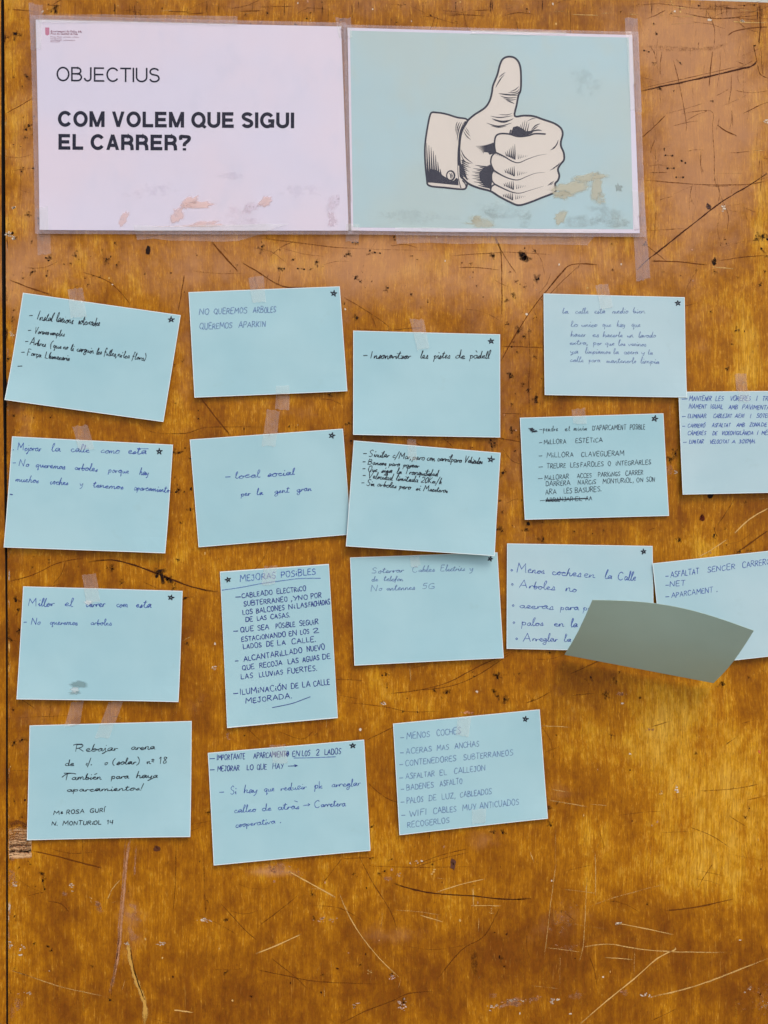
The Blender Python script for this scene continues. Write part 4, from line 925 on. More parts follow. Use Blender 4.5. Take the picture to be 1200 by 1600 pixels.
card('card cut by the right picture edge with three lines of capitals, behind the loose card',
     [(1018, 880), (1250, 855), (1267, 1017), (1035, 1043)], Z, 'ink_blue', (.14, 1.1, .6, False), [
    ((760, 177, 1200, 118), 24, [('-', 738, 751), ('ASFALTAT', 760, 886), ('SENCER', 925, 1047), ('CARRERÓ', 1080, 1203)]),
    ((757, 218, 825, 212), 22, [('-', 738, 752), ('NET', 757, 825)]),
    ((765, 267, 948, 242), 22, [('-', 738, 753), ('APARCAMENT', 765, 948), ('.', 965, 969)])], None, mat='card2', g0=.003, lift=.0018)
Z = (30, 1100, 4.286)
card('card at the bottom left with four lines of black script above a two-line signature',
     [(47, 1133), (300, 1126), (299, 1305), (44, 1311)], Z, 'ink_black', (.16, 1.2, .7, True), [
    ((390, 316, 910, 300), 46, [('Rebajar', 382, 662), ('arena', 752, 910)]),
    ((310, 410, 990, 395), 42, [('de', 312, 370), ('c/.', 450, 490), ('o', 576, 597), ('(solar)', 626, 808), ('nº', 857, 905), ('18', 937, 990)]),
    ((290, 505, 930, 490), 44, [('También', 300, 555), ('para', 620, 737), ('haya', 786, 930)]),
    ((325, 583, 830, 572), 38, [('aparcamientos!', 326, 832)]),
    ((238, 736, 580, 716), 26, [('Mª', 238, 298), ('ROSA', 323, 440), ('GURÍ', 479, 580)]),
    ((225, 806, 632, 798), 26, [('N.', 226, 264), ('MONTURiOL', 299, 555), ('14', 592, 632)])], None,
     [([(368, 272), (390, 266), (425, 266)], 1.3, 'ink_black'), ([(292, 486), (320, 466), (352, 460), (384, 464)], 1.3, 'ink_black')], lift=.0022)
Z = (310, 1130, 4.286)
card('card at the bottom middle with slanted capitals above three lines of round script',
     [(325, 1176), (569, 1155), (579, 1327), (335, 1350)], Z, 'ink_blue', (.1, 1.15, .7, True), [
    ((125, 246, 955, 202), 36, [('-', 78, 110), ('IMPORTANTE', 126, 312), ('APARCAMIENTO', 372, 605), ('EN', 631, 680), ('LOS', 696, 748), ('2', 790, 810), ('LADOS', 847, 955)], 'ink_navy'),
    ((128, 320, 570, 300), 34, [('-', 80, 108), ('MEJORAR', 129, 275), ('LO', 326, 368), ('QUE', 394, 457), ('HAY', 498, 570), ('>', 602, 662)], 'ink_navy'),
    ((215, 472, 1085, 412), 50, [('-', 143, 172), ('Si', 216, 256), ('hay', 306, 398), ('que', 443, 510), ('reducir', 553, 725), ('pk', 779, 830), ('arreglar', 895, 1085)]),
    ((240, 595, 985, 548), 46, [('calleo', 241, 388), ('de', 428, 490), ('atras', 534, 675), ('>', 705, 747), ('Carretera', 780, 985)]),
    ((250, 692, 555, 662), 44, [('cooperativa', 251, 517), ('.', 550, 556)])], (1034, 147),
     [([(640, 230), (780, 227), (920, 221)], 1.2, 'ink_blue'), ([(588, 205), (600, 195), (606, 206), (592, 212), (586, 204), (602, 200)], 1.6, 'ink_navy'), ([(645, 515), (665, 522)], 1.1, 'ink_blue')], lift=.002)
Z = (605, 1100, 4.615)
card('card right of the bottom middle one with eight lines of blue capitals',
     [(614, 1130), (843, 1108), (855, 1277), (624, 1303)], Z, 'ink_faint', (.1, 1.2, .7, False), [
    ((140, 250, 528, 208), 42, [('-', 96, 120), ('MENOS', 141, 305), ('COCHES', 356, 528)]),
    ((135, 357, 660, 300), 38, [('-', 94, 117), ('ACERAS', 136, 318), ('MAS', 359, 442), ('ANCHAS', 487, 660)]),
    ((130, 442, 905, 365), 38, [('-', 90, 113), ('CONTENEDORES', 131, 495), ('SUBTERRANEOS', 549, 905)]),
    ((133, 537, 705, 474), 38, [('-', 88, 112), ('ASFALTAR', 134, 340), ('EL', 379, 428), ('CALLEJON', 482, 705)]),
    ((140, 618, 540, 568), 38, [('-', 100, 120), ('BADENES', 141, 332), ('ASFALTO', 379, 540)]),
    ((140, 710, 750, 642), 38, [('-', 98, 122), ('PALOS', 141, 258), ('DE', 301, 352), ('LUZ,', 393, 490), ('CABLEADOS', 526, 750)]),
    ((160, 803, 945, 718), 40, [('-', 103, 128), ('WIFI', 161, 286), ('CABLES', 333, 495), ('MUY', 542, 640), ('ANTICUADOS', 666, 945)]),
    ((145, 883, 445, 847), 38, [('RECOGERLOS', 146, 445)])], (995, 106), lift=.002)

# ------------------------------------------------------------ the loose card: bottom edge still on the board, top fallen towards the viewer
root = empty('paper_card', 'loose card hanging forward from its lower edge with its blank shaded side showing', 'card', 'pale blue note cards taped to the wooden board')
def flap_pt(u, v):
    """u along, v 0 at the board .. 1 at the free edge; built from its hinge line and the fall of the sheet"""
    h0 = Vector(W(883, 1022, .006)); h1 = Vector(W(1109, 1065, .006))
    ax = (h1 - h0).normalized()
    wid = .146
    o = (h0 + h1) / 2 + ax * (u - .5) * wid
    up = Vector((-ax.z, 0, ax.x))          # in the board plane, square to the hinge
    if up.z < 0: up = -up
    th = math.radians(52)
    hgt = .098
    s_ = hgt * v
    bend = .004 * math.sin(math.pi * v) + -.006 * math.sin(math.pi * u) * v
    out = Vector((0, -1, 0))
    d = up * math.cos(th) + out * math.sin(th)
    nn = up * -math.sin(th) + out * math.cos(th)
    return o + d * s_ + nn * bend + up * .003 * math.sin(math.pi * u) * v
V, F = [], []
nx, ny = 44, 28
for j in range(ny + 1):
    for i in range(nx + 1): V.append(tuple(flap_pt(i / nx, j / ny)))
n = nx + 1
for j in range(ny):
    for i in range(nx):
        a = j * n + i; F.append((a, a + 1, a + n + 1, a + n))
mesh_obj('sheet', V, F, M['cardback'], root)
so = root.children[0]
md = so.modifiers.new('thickness', 'SOLIDIFY'); md.thickness = .0003; md.offset = 0

# ------------------------------------------------------------ laminated posters
def poster(label, q, paper, border=None, g0=.0012, lift=.0015, film=8, bowseed=3, fq=None):
    root = empty('laminated_poster', label, 'poster', 'laminated posters along the top of the board')
    sh = Sheet(q, g0, lift, .0008, bowseed)
    sh.mesh('paper', M['poster_paper'], root, 24, 18, th=.0003)
    if border:
        s2 = Sheet(border, g0, lift, .0008, bowseed)
        V, F = [], []
        N_ = 24
        for j in range(N_ + 1):
            for i in range(N_ + 1):
                p = s2.px(i / N_, j / N_); V.append(sh.pt(p[0], p[1], .00008))
        for j in range(N_):
            for i in range(N_):
                a = j * (N_ + 1) + i; F.append((a, a + N_ + 1, a + N_ + 2, a + 1))
        mesh_obj('printed_area', V, F, paper, root)
    # film: a front sheet over everything and the sealed rim round it
    fo = Sheet(fq, g0, lift, .0008, bowseed)
    fo.mesh('film', M['film'], root, 30, 22, th=0, d=.0006)
    V, F = [], []
    N_ = 30
    loopo, loopi = [], []
    for (a, b) in ((0, 1), (1, 2), (2, 3), (3, 0)):
        for i in range(N_):
            t = i / N_
            po = np.array(fq[a], float) * (1 - t) + np.array(fq[b], float) * t
            pi = np.array(q[a], float) * (1 - t) + np.array(q[b], float) * t
            loopo.append(po); loopi.append(pi)
    for po, pi in zip(loopo, loopi):
        V.append(sh.pt(po[0], po[1], -.0002)); V.append(sh.pt(pi[0], pi[1], -.0002))
    m = len(loopo)
    for k_ in range(m):
        a, b = 2 * k_, 2 * ((k_ + 1) % m)
        F.append((a, a + 1, b + 1, b))
    mesh_obj('sealed_rim', V, F, M['film_border'], root)
    return root, sh

q1 = [(57, 32), (533, 43), (545, 362), (64, 361)]
p1, s1 = poster('laminated white poster with a heading and a question in bold black capitals', q1, None, fq=[(48, 25), (541, 37), (551, 368), (57, 367)])
q2 = [(543, 45), (987, 56), (998, 366), (549, 362)]
p2, s2 = poster('laminated pale green-blue poster with a drawing of a thumbs-up hand', q2, M['poster_blue'], [(547, 49.5), (982, 60), (988, 360), (552, 357)], bowseed=5, fq=[(537, 40), (997, 51), (1008, 372), (544, 368)])

# printed headings: monoline grotesque strokes with square ends
def arc(cx, cy, rx, ry, a0, a1, n=12):
    return [(cx + rx * math.cos(math.radians(a0 + (a1 - a0) * i / n)), cy + ry * math.sin(math.radians(a0 + (a1 - a0) * i / n))) for i in range(n + 1)]
def grot(c, b):
    """advance width, strokes in cap units (stroke centres), b = stroke weight"""
    h = b / 2; T = 1 - h
    def bowl(x0, x1, y0, y1):
        r = (y1 - y0) / 2; return [(x0, y1)] + [(x1 - r, y1)] + arc(x1 - r, (y0 + y1) / 2, r, r, 90, -90, 12) + [(x0, y0)]
    if c == 'E': return .68 + b * .1, [([(h, 0), (h, 1)], 0), ([(h, T), (.64, T)], 0), ([(h, .5), (.6, .5)], 0), ([(h, h), (.66, h)], 0)]
    if c == 'L': return .62, [([(h, 0), (h, 1)], 0), ([(h, h), (.6, h)], 0)]
    if c == 'T': return .68, [([(0, T), (.68, T)], 0), ([(.34, 0), (.34, 1)], 0)]
    if c == 'I': return b, [([(h, 0), (h, 1)], 0)]
    if c == 'V': return .74, [([(h * 1.1, 1.02), (.37, 0)], 1), ([(.74 - h * 1.1, 1.02), (.37, 0)], 1)]
    if c == 'A': return .76, [([(h * 1.1, -.02), (.38, 1)], 1), ([(.76 - h * 1.1, -.02), (.38, 1)], 1), ([(.2, .3), (.56, .3)], 0)]
    if c == 'M': return .86, [([(h, 0), (h, 1)], 0), ([(.86 - h, 0), (.86 - h, 1)], 0), ([(h, 1.02), (.43, 0)], 1), ([(.86 - h, 1.02), (.43, 0)], 1)]
    if c == 'O': return .82, [(arc(.41, .5, .41 - h, .51 - h, 0, 360, 32), 2)]
    if c == 'Q': return .82, [(arc(.41, .5, .41 - h, .51 - h, 0, 360, 32), 2), ([(.5, .26), (.8, -.02)], 1)]
    if c == 'C': return .78, [(arc(.41, .5, .41 - h, .51 - h, 36, 324, 26), 2)]
    if c == 'G': return .82, [(arc(.41, .5, .41 - h, .51 - h, 36, 316, 26), 2), ([(.46, .46), (.8 - 0, .46)], 0), ([(.8 - h, .03), (.8 - h, .5)], 0)]
    if c == 'U': return .74, [([(h, 1), (h, .36)] + arc(.37, .36, .37 - h, .37 - h, 180, 360, 14) + [(.74 - h, 1)], 0)]
    if c == 'J': return .54, [(arc(.25, .27, .25 - h, .28 - h, 185, 360, 12) + [(.5 - h, 1)], 2)]
    if c == 'B': return .7, [([(h, 0), (h, 1)], 0), (bowl(h, .66 - h, .53, T), 0), (bowl(h, .7 - h, h, .53), 0)]
    if c == 'R': return .74, [([(h, 0), (h, 1)], 0), (bowl(h, .7 - h, .45, T), 0), ([(.40, .46), (.54, .40), (.60, .26), (.62, .0)], 2)]
    if c == 'S': return .68, [(arc(.34, .745 - h * .2, .31 - h * .8, .265 - h * .8, 22, 240, 14) + arc(.34, .27 + h * .2, .34 - h, .28 - h * .8, 62, -165, 16), 2)]
    if c == '?': return .6, [(curve([(h, .68), (.1, .88), (.3, .99 - h), (.54, .85), (.54, .68), (.38, .5), (.3, .4), (.3, .27)], 4), 2), ([(.3, 0), (.3, .15)], 0)]
    return .3, []
def heading(sheet, root, text, x0, y0, x1, y1, cap, b, name='lettering', mat='print_black', gap=.11):
    V, F = [], []
    adv, lay = 0, []
    for c in text:
        if c == ' ': adv += .3; continue
        aw, st = grot(c, b); lay.append((adv, st)); adv += aw + gap
    adv -= gap
    L_ = math.hypot(x1 - x0, y1 - y0); tx, ty = (x1 - x0) / L_, (y1 - y0) / L_; hx = L_ / adv
    # the paper is a little skewed: verticals follow the sheet's left edge
    vx, vy = .018, -1
    for i_, (ax, st) in enumerate(lay):
        for j_, (pts, mode) in enumerate(st):
            n = len(pts)
            if mode == 2: cap_ext = 0
            else: cap_ext = 0
            base = len(V)
            P = [np.array(((ax + p[0]) * hx / cap, p[1])) for p in pts]
            closed = mode == 2 and np.hypot(*(P[0] - P[-1])) < 1e-6
            for i in range(n):
                if closed: a, c_ = P[i - 1 if i > 0 else n - 2], P[i + 1 if i < n - 1 else 1]
                else: a, c_ = P[max(i - 1, 0)], P[min(i + 1, n - 1)]
                t = c_ - a; t = t / (np.hypot(*t) or 1); nr = np.array((-t[1], t[0]))
                if 0 < i < n - 1 and not closed:
                    t1 = P[i] - P[i - 1]; t1 = t1 / (np.hypot(*t1) or 1)
                    mit = 1 / max(.6, abs(nr @ np.array((-t1[1], t1[0]))))
                else: mit = 1
                for s_ in (-.5, .5):
                    q = P[i] + nr * b * s_ * mit
                    if mode == 1 and text and pts[0][1] > .5 or mode == 1: q[1] = min(max(q[1], 0 if pts[1][1] != -.02 else -.06), 1)
                    X = q[0] * cap; Y = q[1] * cap
                    V.append(sheet.pt(x0 + tx * X - vx * Y * 0, y0 + ty * X - Y, .00012 + (i_ * 3 + j_) % 7 * .000004))
            for i in range(n - 1):
                k_ = base + 2 * i; F.append((k_, k_ + 1, k_ + 3, k_ + 2))
    return mesh_obj(name, V, F, M[mat], root)
heading(s1, p1, 'OBJECTIUS', 89, 128, 250.5, 130, 22.5, .115, gap=.08)
heading(s1, p1, 'COM VOLEM QUE SIGUI', 91, 199, 460.5, 202, 24.5, .215, gap=.06)
heading(s1, p1, 'EL CARRER?', 92, 235, 297.5, 236.5, 24.5, .215, gap=.06)

# crest and the small council address block
V, F = [], []
def poly(V, F, pts, sheet, d):
    t = geometry.tessellate_polygon([[Vector((x, y, 0)) for x, y in pts]])
    b = len(V); V += [sheet.pt(x, y, d) for x, y in pts]; F += [tuple(b + i for i in tri) for tri in t]
poly(V, F, [(71.5, 44.3), (78, 44.5), (78, 55), (75, 57), (71.8, 55.3)], s1, .0001)
mesh_obj('crest', V, F, M['print_red'], p1)
V, F = [], []
rr = random.Random(4)
st_ = (0, .55, .15, False)
for t, x0, y0, x1, cap in [('Ajuntament', 80, 51.3, 103, 3.0), ('de', 105, 51.5, 109, 3.0), ('Palau', 111, 51.7, 121, 3.0), ('de Mar', 123, 51.9, 128.6, 2.6), ('Àrea', 80, 55.0, 88, 3.0), ('de', 90, 55.0, 94, 2.8), ('Qualitat', 96, 55.2, 109, 3.0), ('de', 111, 55.2, 114, 2.8), ('Vida', 115.5, 55.4, 122, 3.0)]:
    write_word(V, F, s1, t, x0, y0, x1, y0 + .3, cap, (0, .62, .15, False), rr, .00012)
for t, x0, y0, x1 in [('Placa', 80, 59.6, 88), ('Major', 90, 59.7, 98), ('servicios', 100, 59.8, 112), ('urbans', 114, 59.9, 124), ('telefon', 80, 62.4, 97), ('ajuntament', 80, 64.7, 97), ('informacio', 100, 64.8, 118), ('municipal', 80, 67, 94)]:
    write_word(V, F, s1, t, x0, y0, x1, y0 + .1, 1.9, (0, .34, .15, False), rr, .00012)
mesh_obj('small_print', V, F, M['print_rose'], p1)

# ---- the printed thumbs-up drawing
def HZ(x, y): return (640 + x / 4.615, 70 + y / 4.615)
def hp(pts, n=4, closed=False):
    return [HZ(*p) for p in (curve(pts + ([pts[0]] if closed else []), n))]
HAND = [(425, 545), (470, 508), (540, 462), (575, 412), (592, 350), (600, 300), (630, 225), (650, 150), (672, 108), (715, 92), (762, 105), (792, 150), (801, 220), (799, 330), (783, 372), (770, 440), (756, 520), (820, 517), (890, 521), (960, 545), (1040, 573), (1088, 608), (1101, 650), (1088, 705), (1090, 742), (1108, 785), (1110, 835), (1085, 868), (1066, 905), (1076, 950), (1066, 985), (1046, 1008), (1050, 1045), (1040, 1073), (960, 1105), (850, 1148), (780, 1163), (720, 1140), (640, 1098), (582, 1062), (500, 1040), (430, 1012), (385, 970), (366, 900), (358, 800), (360, 700), (378, 615)]
CUFF = [(170, 493), (250, 503), (340, 530), (415, 548), (380, 620), (362, 700), (356, 850), (364, 950), (410, 995), (407, 1032), (380, 1048), (250, 1036), (140, 1022), (124, 975), (112, 860), (110, 740), (125, 620), (148, 510)]
V, F = [], []
poly(V, F, hp(HAND, 3, True)[:-1], s2, .00016)
poly(V, F, hp(CUFF, 3, True)[:-1], s2, .00014)
poly(V, F, [HZ(x, y) for x, y in ((395, 960), (425, 1010), (410, 1046), (365, 1040), (360, 940))], s2, .00013)
mesh_obj('printed_hand', V, F, M['print_skin'], p2)
V, F = [], []
def stroke(pts, w_, d=.0002, n=4, tp=False):
    P = hp(pts, n) if len(pts) > 2 else [HZ(*p) for p in pts]
    m = len(P)
    ws = [w_ / 4.615 * ((1 - .92 * abs(2 * i / (m - 1) - 1) ** 1.5) if tp == 2 else (1 - .9 * i / (m - 1)) if tp else 1) for i in range(m)]
    ribbon_verts(V, F, P, ws, lambda x, y: s2.pt(x, y, d), cap=not tp)
stroke(CUFF + [CUFF[0]], 13, .00018); stroke(HAND + [HAND[0]], 14, .00022)
stroke([(400, 560), (368, 650), (350, 760), (348, 870), (352, 960), (368, 1035)], 9, .0002)
stroke([(380, 985), (400, 1010), (408, 1040)], 8, .0002)
# fingers
stroke([(975, 650), (900, 648), (850, 662), (780, 668), (715, 650), (650, 648), (618, 670), (610, 730), (618, 782)], 12)
stroke([(618, 782), (680, 812), (735, 845), (785, 857), (850, 830), (920, 806), (985, 794)], 12, tp=True)
stroke([(618, 782), (590, 812), (584, 862), (605, 912)], 11)
stroke([(605, 912), (660, 946), (720, 972), (780, 981), (840, 957), (905, 933), (975, 926)], 12, tp=True)
stroke([(605, 912), (590, 940), (592, 985), (612, 1012)], 10)
stroke([(612, 1012), (680, 1046), (740, 1070), (795, 1076), (860, 1057), (962, 1026)], 12, tp=True)
stroke([(612, 1012), (588, 1030), (582, 1060)], 11)
# thumb creases and hatching
for pts, w_ in [([(690, 205), (665, 222), (640, 245)], 6), ([(682, 222), (652, 255), (632, 285)], 6), ([(660, 250), (635, 285), (618, 318)], 6), ([(640, 358), (700, 366), (785, 372)], 10), ([(652, 375), (705, 390), (772, 386)], 8), ([(672, 392), (722, 405), (768, 400)], 7), ([(695, 405), (725, 418), (755, 432)], 8),
               ([(787, 305), (760, 330), (722, 345)], 6), ([(790, 322), (765, 348), (705, 352)], 6), ([(792, 338), (770, 360), (730, 362)], 6), ([(580, 520), (650, 531), (742, 518)], 7), ([(590, 538), (665, 560), (742, 545)], 12), ([(600, 548), (680, 566), (750, 535)], 7), ([(552, 570), (640, 594), (735, 570)], 9), ([(582, 590), (640, 602), (700, 592)], 6), ([(640, 508), (700, 512), (740, 500)], 5),
               ([(385, 625), (410, 665), (440, 692)], 6), ([(392, 608), (412, 640), (438, 668)], 5), ([(400, 598), (418, 625), (430, 645)], 4), ([(368, 760), (395, 815), (455, 862)], 8), ([(366, 790), (390, 840), (430, 868)], 6), ([(345, 560), (335, 585), (330, 640)], 6), ([(360, 562), (345, 600), (335, 660)], 7), ([(376, 563), (352, 620), (340, 700)], 8), ([(390, 562), (362, 640), (350, 720)], 8),
               ([(1070, 690), (1055, 730), (1028, 752)], 8), ([(1062, 722), (1040, 750), (1010, 766)], 7), ([(1080, 855), (1060, 880), (1030, 895)], 7), ([(1060, 872), (1040, 895), (1008, 912)], 6), ([(1038, 990), (1015, 1005), (990, 1024)], 7), ([(1035, 1000), (1020, 1012), (1005, 1018)], 4),
               ([(845, 558), (880, 540), (910, 535)], 5), ([(940, 575), (905, 590), (872, 625)], 8), ([(925, 590), (900, 610), (870, 632)], 7), ([(952, 626), (915, 622), (860, 640)], 10)]:
    stroke(pts, w_ * 1.05, .00024, 4, 2)
for k_ in range(9):
    a = 700 + k_ * 15; h_ = [0, 20, 30, 60, 75, 95, 105, 100, 88][k_]
    stroke([(a + 20, 655), (a + 28, 620), (a + 40, 655 - h_)], 13, .00024, 4, True)
for k_ in range(7):
    stroke([(475 + k_ * 9, 738 + k_ * 9), (540, 735 + k_ * 7), (612, 715 + k_ * 12)][::-1], 12, .00024, 4, True)
for k_ in range(13):
    y = 872 + k_ * 12
    stroke([(585, y + 22), (530, y + 12), ([470, 500, 455, 480, 450, 470, 445, 465, 450, 480, 460, 500, 490][k_], y + 2)], 17, .00024, 4, True)
for k_ in range(9):
    y = 838 + k_ * 14
    stroke([(374 + k_ * 1.5, y), (400, y + 14), ([445, 425, 440, 415, 430, 410, 425, 405, 430][k_], y + 26)], 12, .00024, 4, True)
for fx, fy, h_, n_ in ((760, 838, 120, 6), (755, 958, 80, 6), (748, 1055, 72, 6), (742, 1130, 58, 6)):
    for k_ in range(n_):
        x = fx - 68 + k_ * 12.5
        stroke([(x, fy - 34 + k_ * 6), (x + 3, fy - 30 + k_ * 6 - h_ * .4 * (k_ + 1) / n_), (x - 4 + k_, fy - 34 + k_ * 6 - h_ * (k_ + 1.5) / (n_ + 1))], 14, .00024, 3, True)
    for k_ in range(6):
        x = fx + 22 + k_ * 13
        stroke([(x, fy - 8 - k_ * 4), (x - 3, fy - 45 + k_ * 2)], 6 - k_ * .6, .00024, 3, True)
for k_ in range(5): stroke([(618 + k_ * 13, 786 + k_ * 6), (624 + k_ * 13, 806 + k_ * 4)], 5, .00024, 3, True); stroke([(600 + k_ * 10, 912 + k_ * 7), (606 + k_ * 9, 930 + k_ * 3)], 5, .00024, 3, True)
for k_ in range(7):
    x = 122 + k_ * 16
    stroke([(x + 16, 1000), (x + 6, 880 + k_ * 10), (x, [715, 730, 745, 770, 800, 850, 900][k_])], 22, .0002, 4, True)
poly(V, F, [HZ(x, y) for x, y in ((138, 900), (170, 905), (205, 915), (240, 950), (265, 965), (290, 990), (318, 985), (335, 965), (349, 975), (352, 1020), (250, 1010), (158, 1000), (142, 960))], s2, .0002)
poly(V, F, [HZ(x, y) for x, y in ((612, 720), (560, 738), (548, 760), (575, 800), (606, 790))], s2, .00023)
poly(V, F, [HZ(x, y) for x, y in ((590, 865), (530, 895), (500, 930), (505, 985), (545, 1030), (585, 1050), (594, 985), (588, 950), (604, 915))], s2, .00023)
poly(V, F, [HZ(x, y) for x, y in ((725, 652), (745, 600), (775, 592), (820, 615), (835, 630), (862, 628), (900, 620), (880, 645), (845, 658), (780, 666))], s2, .00023)
poly(V, F, [HZ(x, y) for x, y in ((1000 - 632, 860), (385, 880), (400, 930), (420, 985), (395, 970), (376, 930))], s2, .00023)
poly(V, F, [HZ(295 + 34 * math.cos(t * .4488), 950 + 40 * math.sin(t * .4488)) for t in range(14)], s2, .00024)
mesh_obj('printed_outline', V, F, M['print_dark'], p2)
V, F = [], []
poly(V, F, [HZ(293 + 23 * math.cos(t * .4488), 950 + 29 * math.sin(t * .4488)) for t in range(14)], s2, .00028)
stroke([(240, 945), (262, 905), (300, 895)], 4, .00026)
stroke([(352, 880), (356, 960), (372, 1030)], 7, .00026)
stroke([(150, 1012), (250, 1024), (350, 1030)], 5, .00026)
stroke([(388, 960), (430, 1000), (500, 1028), (570, 1045)], 6, .00026)
mesh_obj('printed_cufflink', V, F, M['print_skin'], p2)
V, F = [], []
stroke([(285, 930), (296, 950), (290, 972)], 9, .0003, 4, 2); stroke([(298, 928), (306, 950), (300, 975)], 8, .0003, 4, 2)
mesh_obj('cufflink_hatching', V, F, M['print_dark'], p2)

# reflections on the laminate, painted as soft colour patches low on both posters
def glare_smudge(sheet, root, blobs, name='painted_glare'):
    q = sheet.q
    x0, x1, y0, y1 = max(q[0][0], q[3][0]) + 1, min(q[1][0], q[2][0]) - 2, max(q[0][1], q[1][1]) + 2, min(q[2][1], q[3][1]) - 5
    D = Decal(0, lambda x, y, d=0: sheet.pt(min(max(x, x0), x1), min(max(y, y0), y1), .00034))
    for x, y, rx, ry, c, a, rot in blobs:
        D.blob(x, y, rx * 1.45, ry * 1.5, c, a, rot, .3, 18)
    o = mesh_obj(name, D.V, D.F, M['glare_smudge'], root, D.K); o['kind'] = 'stuff'
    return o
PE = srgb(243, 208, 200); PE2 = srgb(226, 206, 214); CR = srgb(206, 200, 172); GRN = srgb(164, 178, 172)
glare_smudge(s1, p1, [(296, 318, 14, 6, PE, .9, -.5), (312, 322, 18, 5.5, PE, .95, .05), (278, 338, 8, 12, PE, .8, .5), (320, 354, 22, 5, PE, .75, -.1), (194, 345, 5, 12, PE, .7, .4), (415, 316, 9, 6, PE, .8, -.6), (392, 326, 14, 6, PE2, .4, -.3), (372, 335, 18, 8, PE2, .32, 0), (385, 350, 22, 7, PE2, .32, 0), (524, 318, 9, 12, PE2, .45, .6), (530, 316, 5, 8, srgb(206, 194, 208), .3, .5), (519, 345, 6, 14, PE2, .55, 0),
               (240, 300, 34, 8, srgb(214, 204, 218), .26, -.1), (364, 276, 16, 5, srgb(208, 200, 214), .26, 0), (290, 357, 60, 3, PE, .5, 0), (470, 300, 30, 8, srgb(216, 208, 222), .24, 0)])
glare_smudge(s2, p2, [(890, 296, 22, 9, CR, .9, -.25), (878, 306, 13, 6, CR, .8, 0), (921, 278, 22, 5.5, CR, .85, -.1), (932, 295, 8, 16, CR, .8, .15), (938, 312, 7, 8, CR, .6, 0), (875, 342, 10, 8, CR, .8, -.7), (910, 348, 30, 9, GRN, .36, -.1), (945, 338, 22, 14, GRN, .36, .2), (960, 350, 26, 8, GRN, .42, 0), (754, 352, 24, 8, CR, .6, .2), (770, 335, 14, 6, GRN, .4, .3), (745, 344, 8, 5, CR, .7, -.4), (820, 345, 10, 12, GRN, .35, .2),
               (965, 295, 5, 5, GRN, .7, 0), (918, 135, 18, 14, srgb(172, 194, 192), .25, .4), (905, 118, 12, 10, srgb(172, 194, 192), .2, 0), (645, 340, 50, 8, srgb(182, 198, 196), .28, 0), (780, 330, 30, 10, srgb(182, 198, 196), .28, 0)], 'painted_glare')

# ------------------------------------------------------------ sticky tape
def tape(label, q, on=None, mat='tape', split=None, d=.0010, group='short clear tape strips holding the cards'):
    """q: px quad; on: sheets it may lie over. rests on whatever sheet is below each point"""
    root = empty('tape_strip', label, 'tape', group)
    V, F, fm = [], [], []
    qa = np.array(q, float); nx, ny = 6, 14
    rg = random.Random(int(qa.sum()))
    je = [rg.uniform(-1.2, 1.2) for _ in range(nx + 1)]; jb = [rg.uniform(-1.5, 1.5) for _ in range(nx + 1)]
    onl = []
    for j in range(ny + 1):
        for i in range(nx + 1):
            u, v = i / nx, j / ny
            p = qa[0] * (1 - u) * (1 - v) + qa[1] * u * (1 - v) + qa[2] * u * v + qa[3] * (1 - u) * v
            if j == 0: p = p + np.array((0, je[i]))
            if j == ny: p = p + np.array((0, jb[i]))
            gp = .00035; hit = 0
            for sh in (on or []):
                uu, vv = sh.uv(p[0], p[1])
                if -.004 <= uu <= 1.004 and -.004 <= vv <= 1.004:
                    gp = max(gp, sh.gap(min(max(uu, 0), 1), min(max(vv, 0), 1)) + .0009); hit = 1
            onl.append(hit); V.append(W(p[0], p[1], gp + .0001 * math.sin(i * 2.1 + j)))
    n = nx + 1
    for j in range(ny):
        for i in range(nx):
            a = j * n + i; F.append((a, a + n, a + n + 1, a + 1))
            fm.append(1 if onl[a] and onl[a + n + 1] else 0)
    mesh_obj('strip', V, F, None, root, mats=[M[mat], M['tape_white']], fmat=fm)
    return root
cA, cB, cC, cD, cE, cF, cG, cL, cH, cI, cJ, cK, cM, cN, cO, cP, cQ = CARDS
PG = 'long clear tape strips holding the posters'
tape('upright clear tape strip over the top left corner of the white poster', [(45, 5), (67, 8), (66, 78), (48, 78)], [s1], 'film_border', group=PG)
tape('long clear tape strip along the top edge of the white poster', [(62, 22), (371, 25), (371, 40), (62, 36)], [s1], group=PG)
tape('upright clear tape strip over the top of the gap between the two posters', [(524, 28), (548, 28), (551, 62), (530, 62)], [s1, s2], 'film_border', group=PG)
tape('upright clear tape strip over the bottom left corner of the white poster', [(57, 325), (77, 325), (80, 398), (59, 398)], [s1], group=PG)
tape('wide slanting clear tape strip along the bottom edge of the white poster', [(210, 354), (452, 352), (372, 377), (214, 374)], [s1], group=PG)
tape('short clear tape strip under the gap between the two posters', [(541, 352), (562, 353), (560, 380), (540, 377)], [s1, s2], group=PG)
tape('long clear tape strip along the bottom edge of the thumbs-up poster', [(617, 357), (938, 360), (918, 382), (620, 380)], [s2], group=PG)
tape('thin clear tape strip along the top edge of the thumbs-up poster', [(735, 46), (884, 49), (884, 56), (735, 54)], [s2], group=PG)
tape('upright clear tape strip over the top right corner of the thumbs-up poster', [(976, 28), (996, 29), (1003, 175), (984, 175)], [s2], 'film_border', group=PG)
tape('upright clear tape strip hanging below the right corner of the thumbs-up poster', [(986, 300), (1006, 300), (1016, 434), (994, 440)], [s2], 'film_border', group=PG)
tape('tape strip on top of the upper left card tilted clockwise', [(106, 453), (129, 449), (137, 496), (112, 498)], [cA])
tape('tape strip on top of the card with two lines of faint capitals', [(388, 434), (412, 431), (416, 473), (395, 474)], [cB])
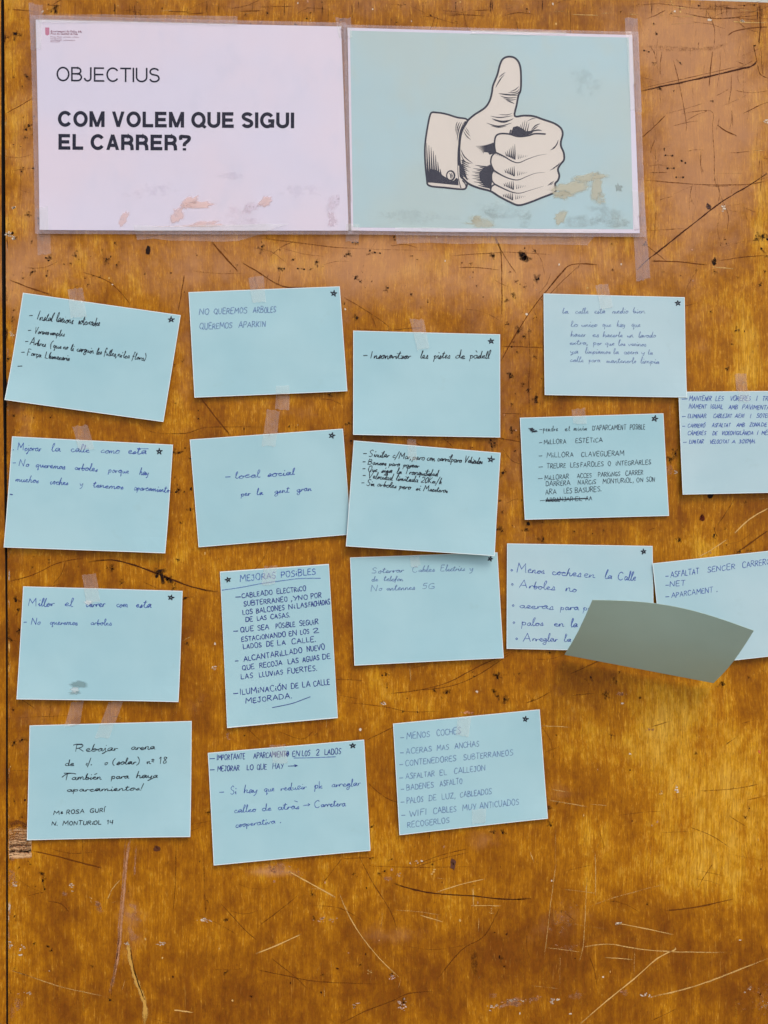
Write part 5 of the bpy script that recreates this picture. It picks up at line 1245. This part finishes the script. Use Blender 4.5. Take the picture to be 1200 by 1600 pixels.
tape('tape strip on the bottom edge of the card with two lines of faint capitals', [(432, 603), (453, 602), (452, 642), (430, 638)], [cB])
tape('crinkled tape strip on top of the card with two script lines in its middle', [(417, 640), (437, 643), (431, 698), (409, 698)], [cG])
tape('tape strip on top of the card with a single line of black script', [(640, 498), (662, 499), (671, 545), (652, 548)], [cC])
tape('tape strip on top of the highest card at the right', [(930, 446), (950, 444), (957, 481), (938, 484)], [cD])
tape('tape strip on top of the card of slanted capitals at the right picture edge', [(1148, 585), (1166, 584), (1169, 628), (1152, 628)], [cE])
tape('slanting tape strip between the two leftmost upper cards', [(113, 666), (137, 664), (149, 702), (124, 702)], [cF])
tape('faint tape strip on top of the card with five bold script lines', [(636, 686), (650, 686), (651, 722), (637, 717)], [cH])
tape('faint tape strip on top of the card with a crossed-out line', [(893, 640), (914, 638), (916, 662), (895, 662)], [cI])
tape('tape strip on top of the card with the shiny smudge', [(128, 898), (150, 896), (158, 940), (136, 942)], [cJ])
tape('tape strip across the underlined title of the upright card', [(413, 885), (434, 884), (430, 911), (409, 914)], [cK])
tape('left of the two tape strips above the signed card', [(112, 1096), (131, 1095), (125, 1131), (101, 1134)], [cO])
tape('right of the two tape strips above the signed card', [(170, 1097), (193, 1095), (172, 1152), (149, 1153)], [cO])
tape('grey tape strip on top of the bottom middle card', [(421, 1165), (446, 1163), (450, 1191), (427, 1192)], [cP])
tape('grey tape strip on top of the card with eight lines of capitals', [(715, 1121), (736, 1119), (732, 1150), (712, 1147)], [cQ])
tape('grey tape strip at the bottom of the card with eight lines of capitals', [(737, 1263), (759, 1261), (758, 1283), (737, 1286)], [cQ])
tape('faint tape strip on top of the card tucked under its neighbour', [(640, 869), (655, 868), (657, 884), (642, 886)], [cL])
# the shiny smudge on the lower left card
root = [o for o in C.objects if o.get('label', '').startswith('card at the lower left')][0]
glare_smudge(cJ, root, [(126, 1068, 11, 4, srgb(136, 166, 168), .75, 0), (120, 1077, 6, 4, srgb(214, 228, 230), .9, .3), (120, 1081, 9, 2.4, srgb(146, 174, 176), .7, -.1), (139, 941, 5, 3, srgb(226, 236, 238), .9, .2)], 'smudge')
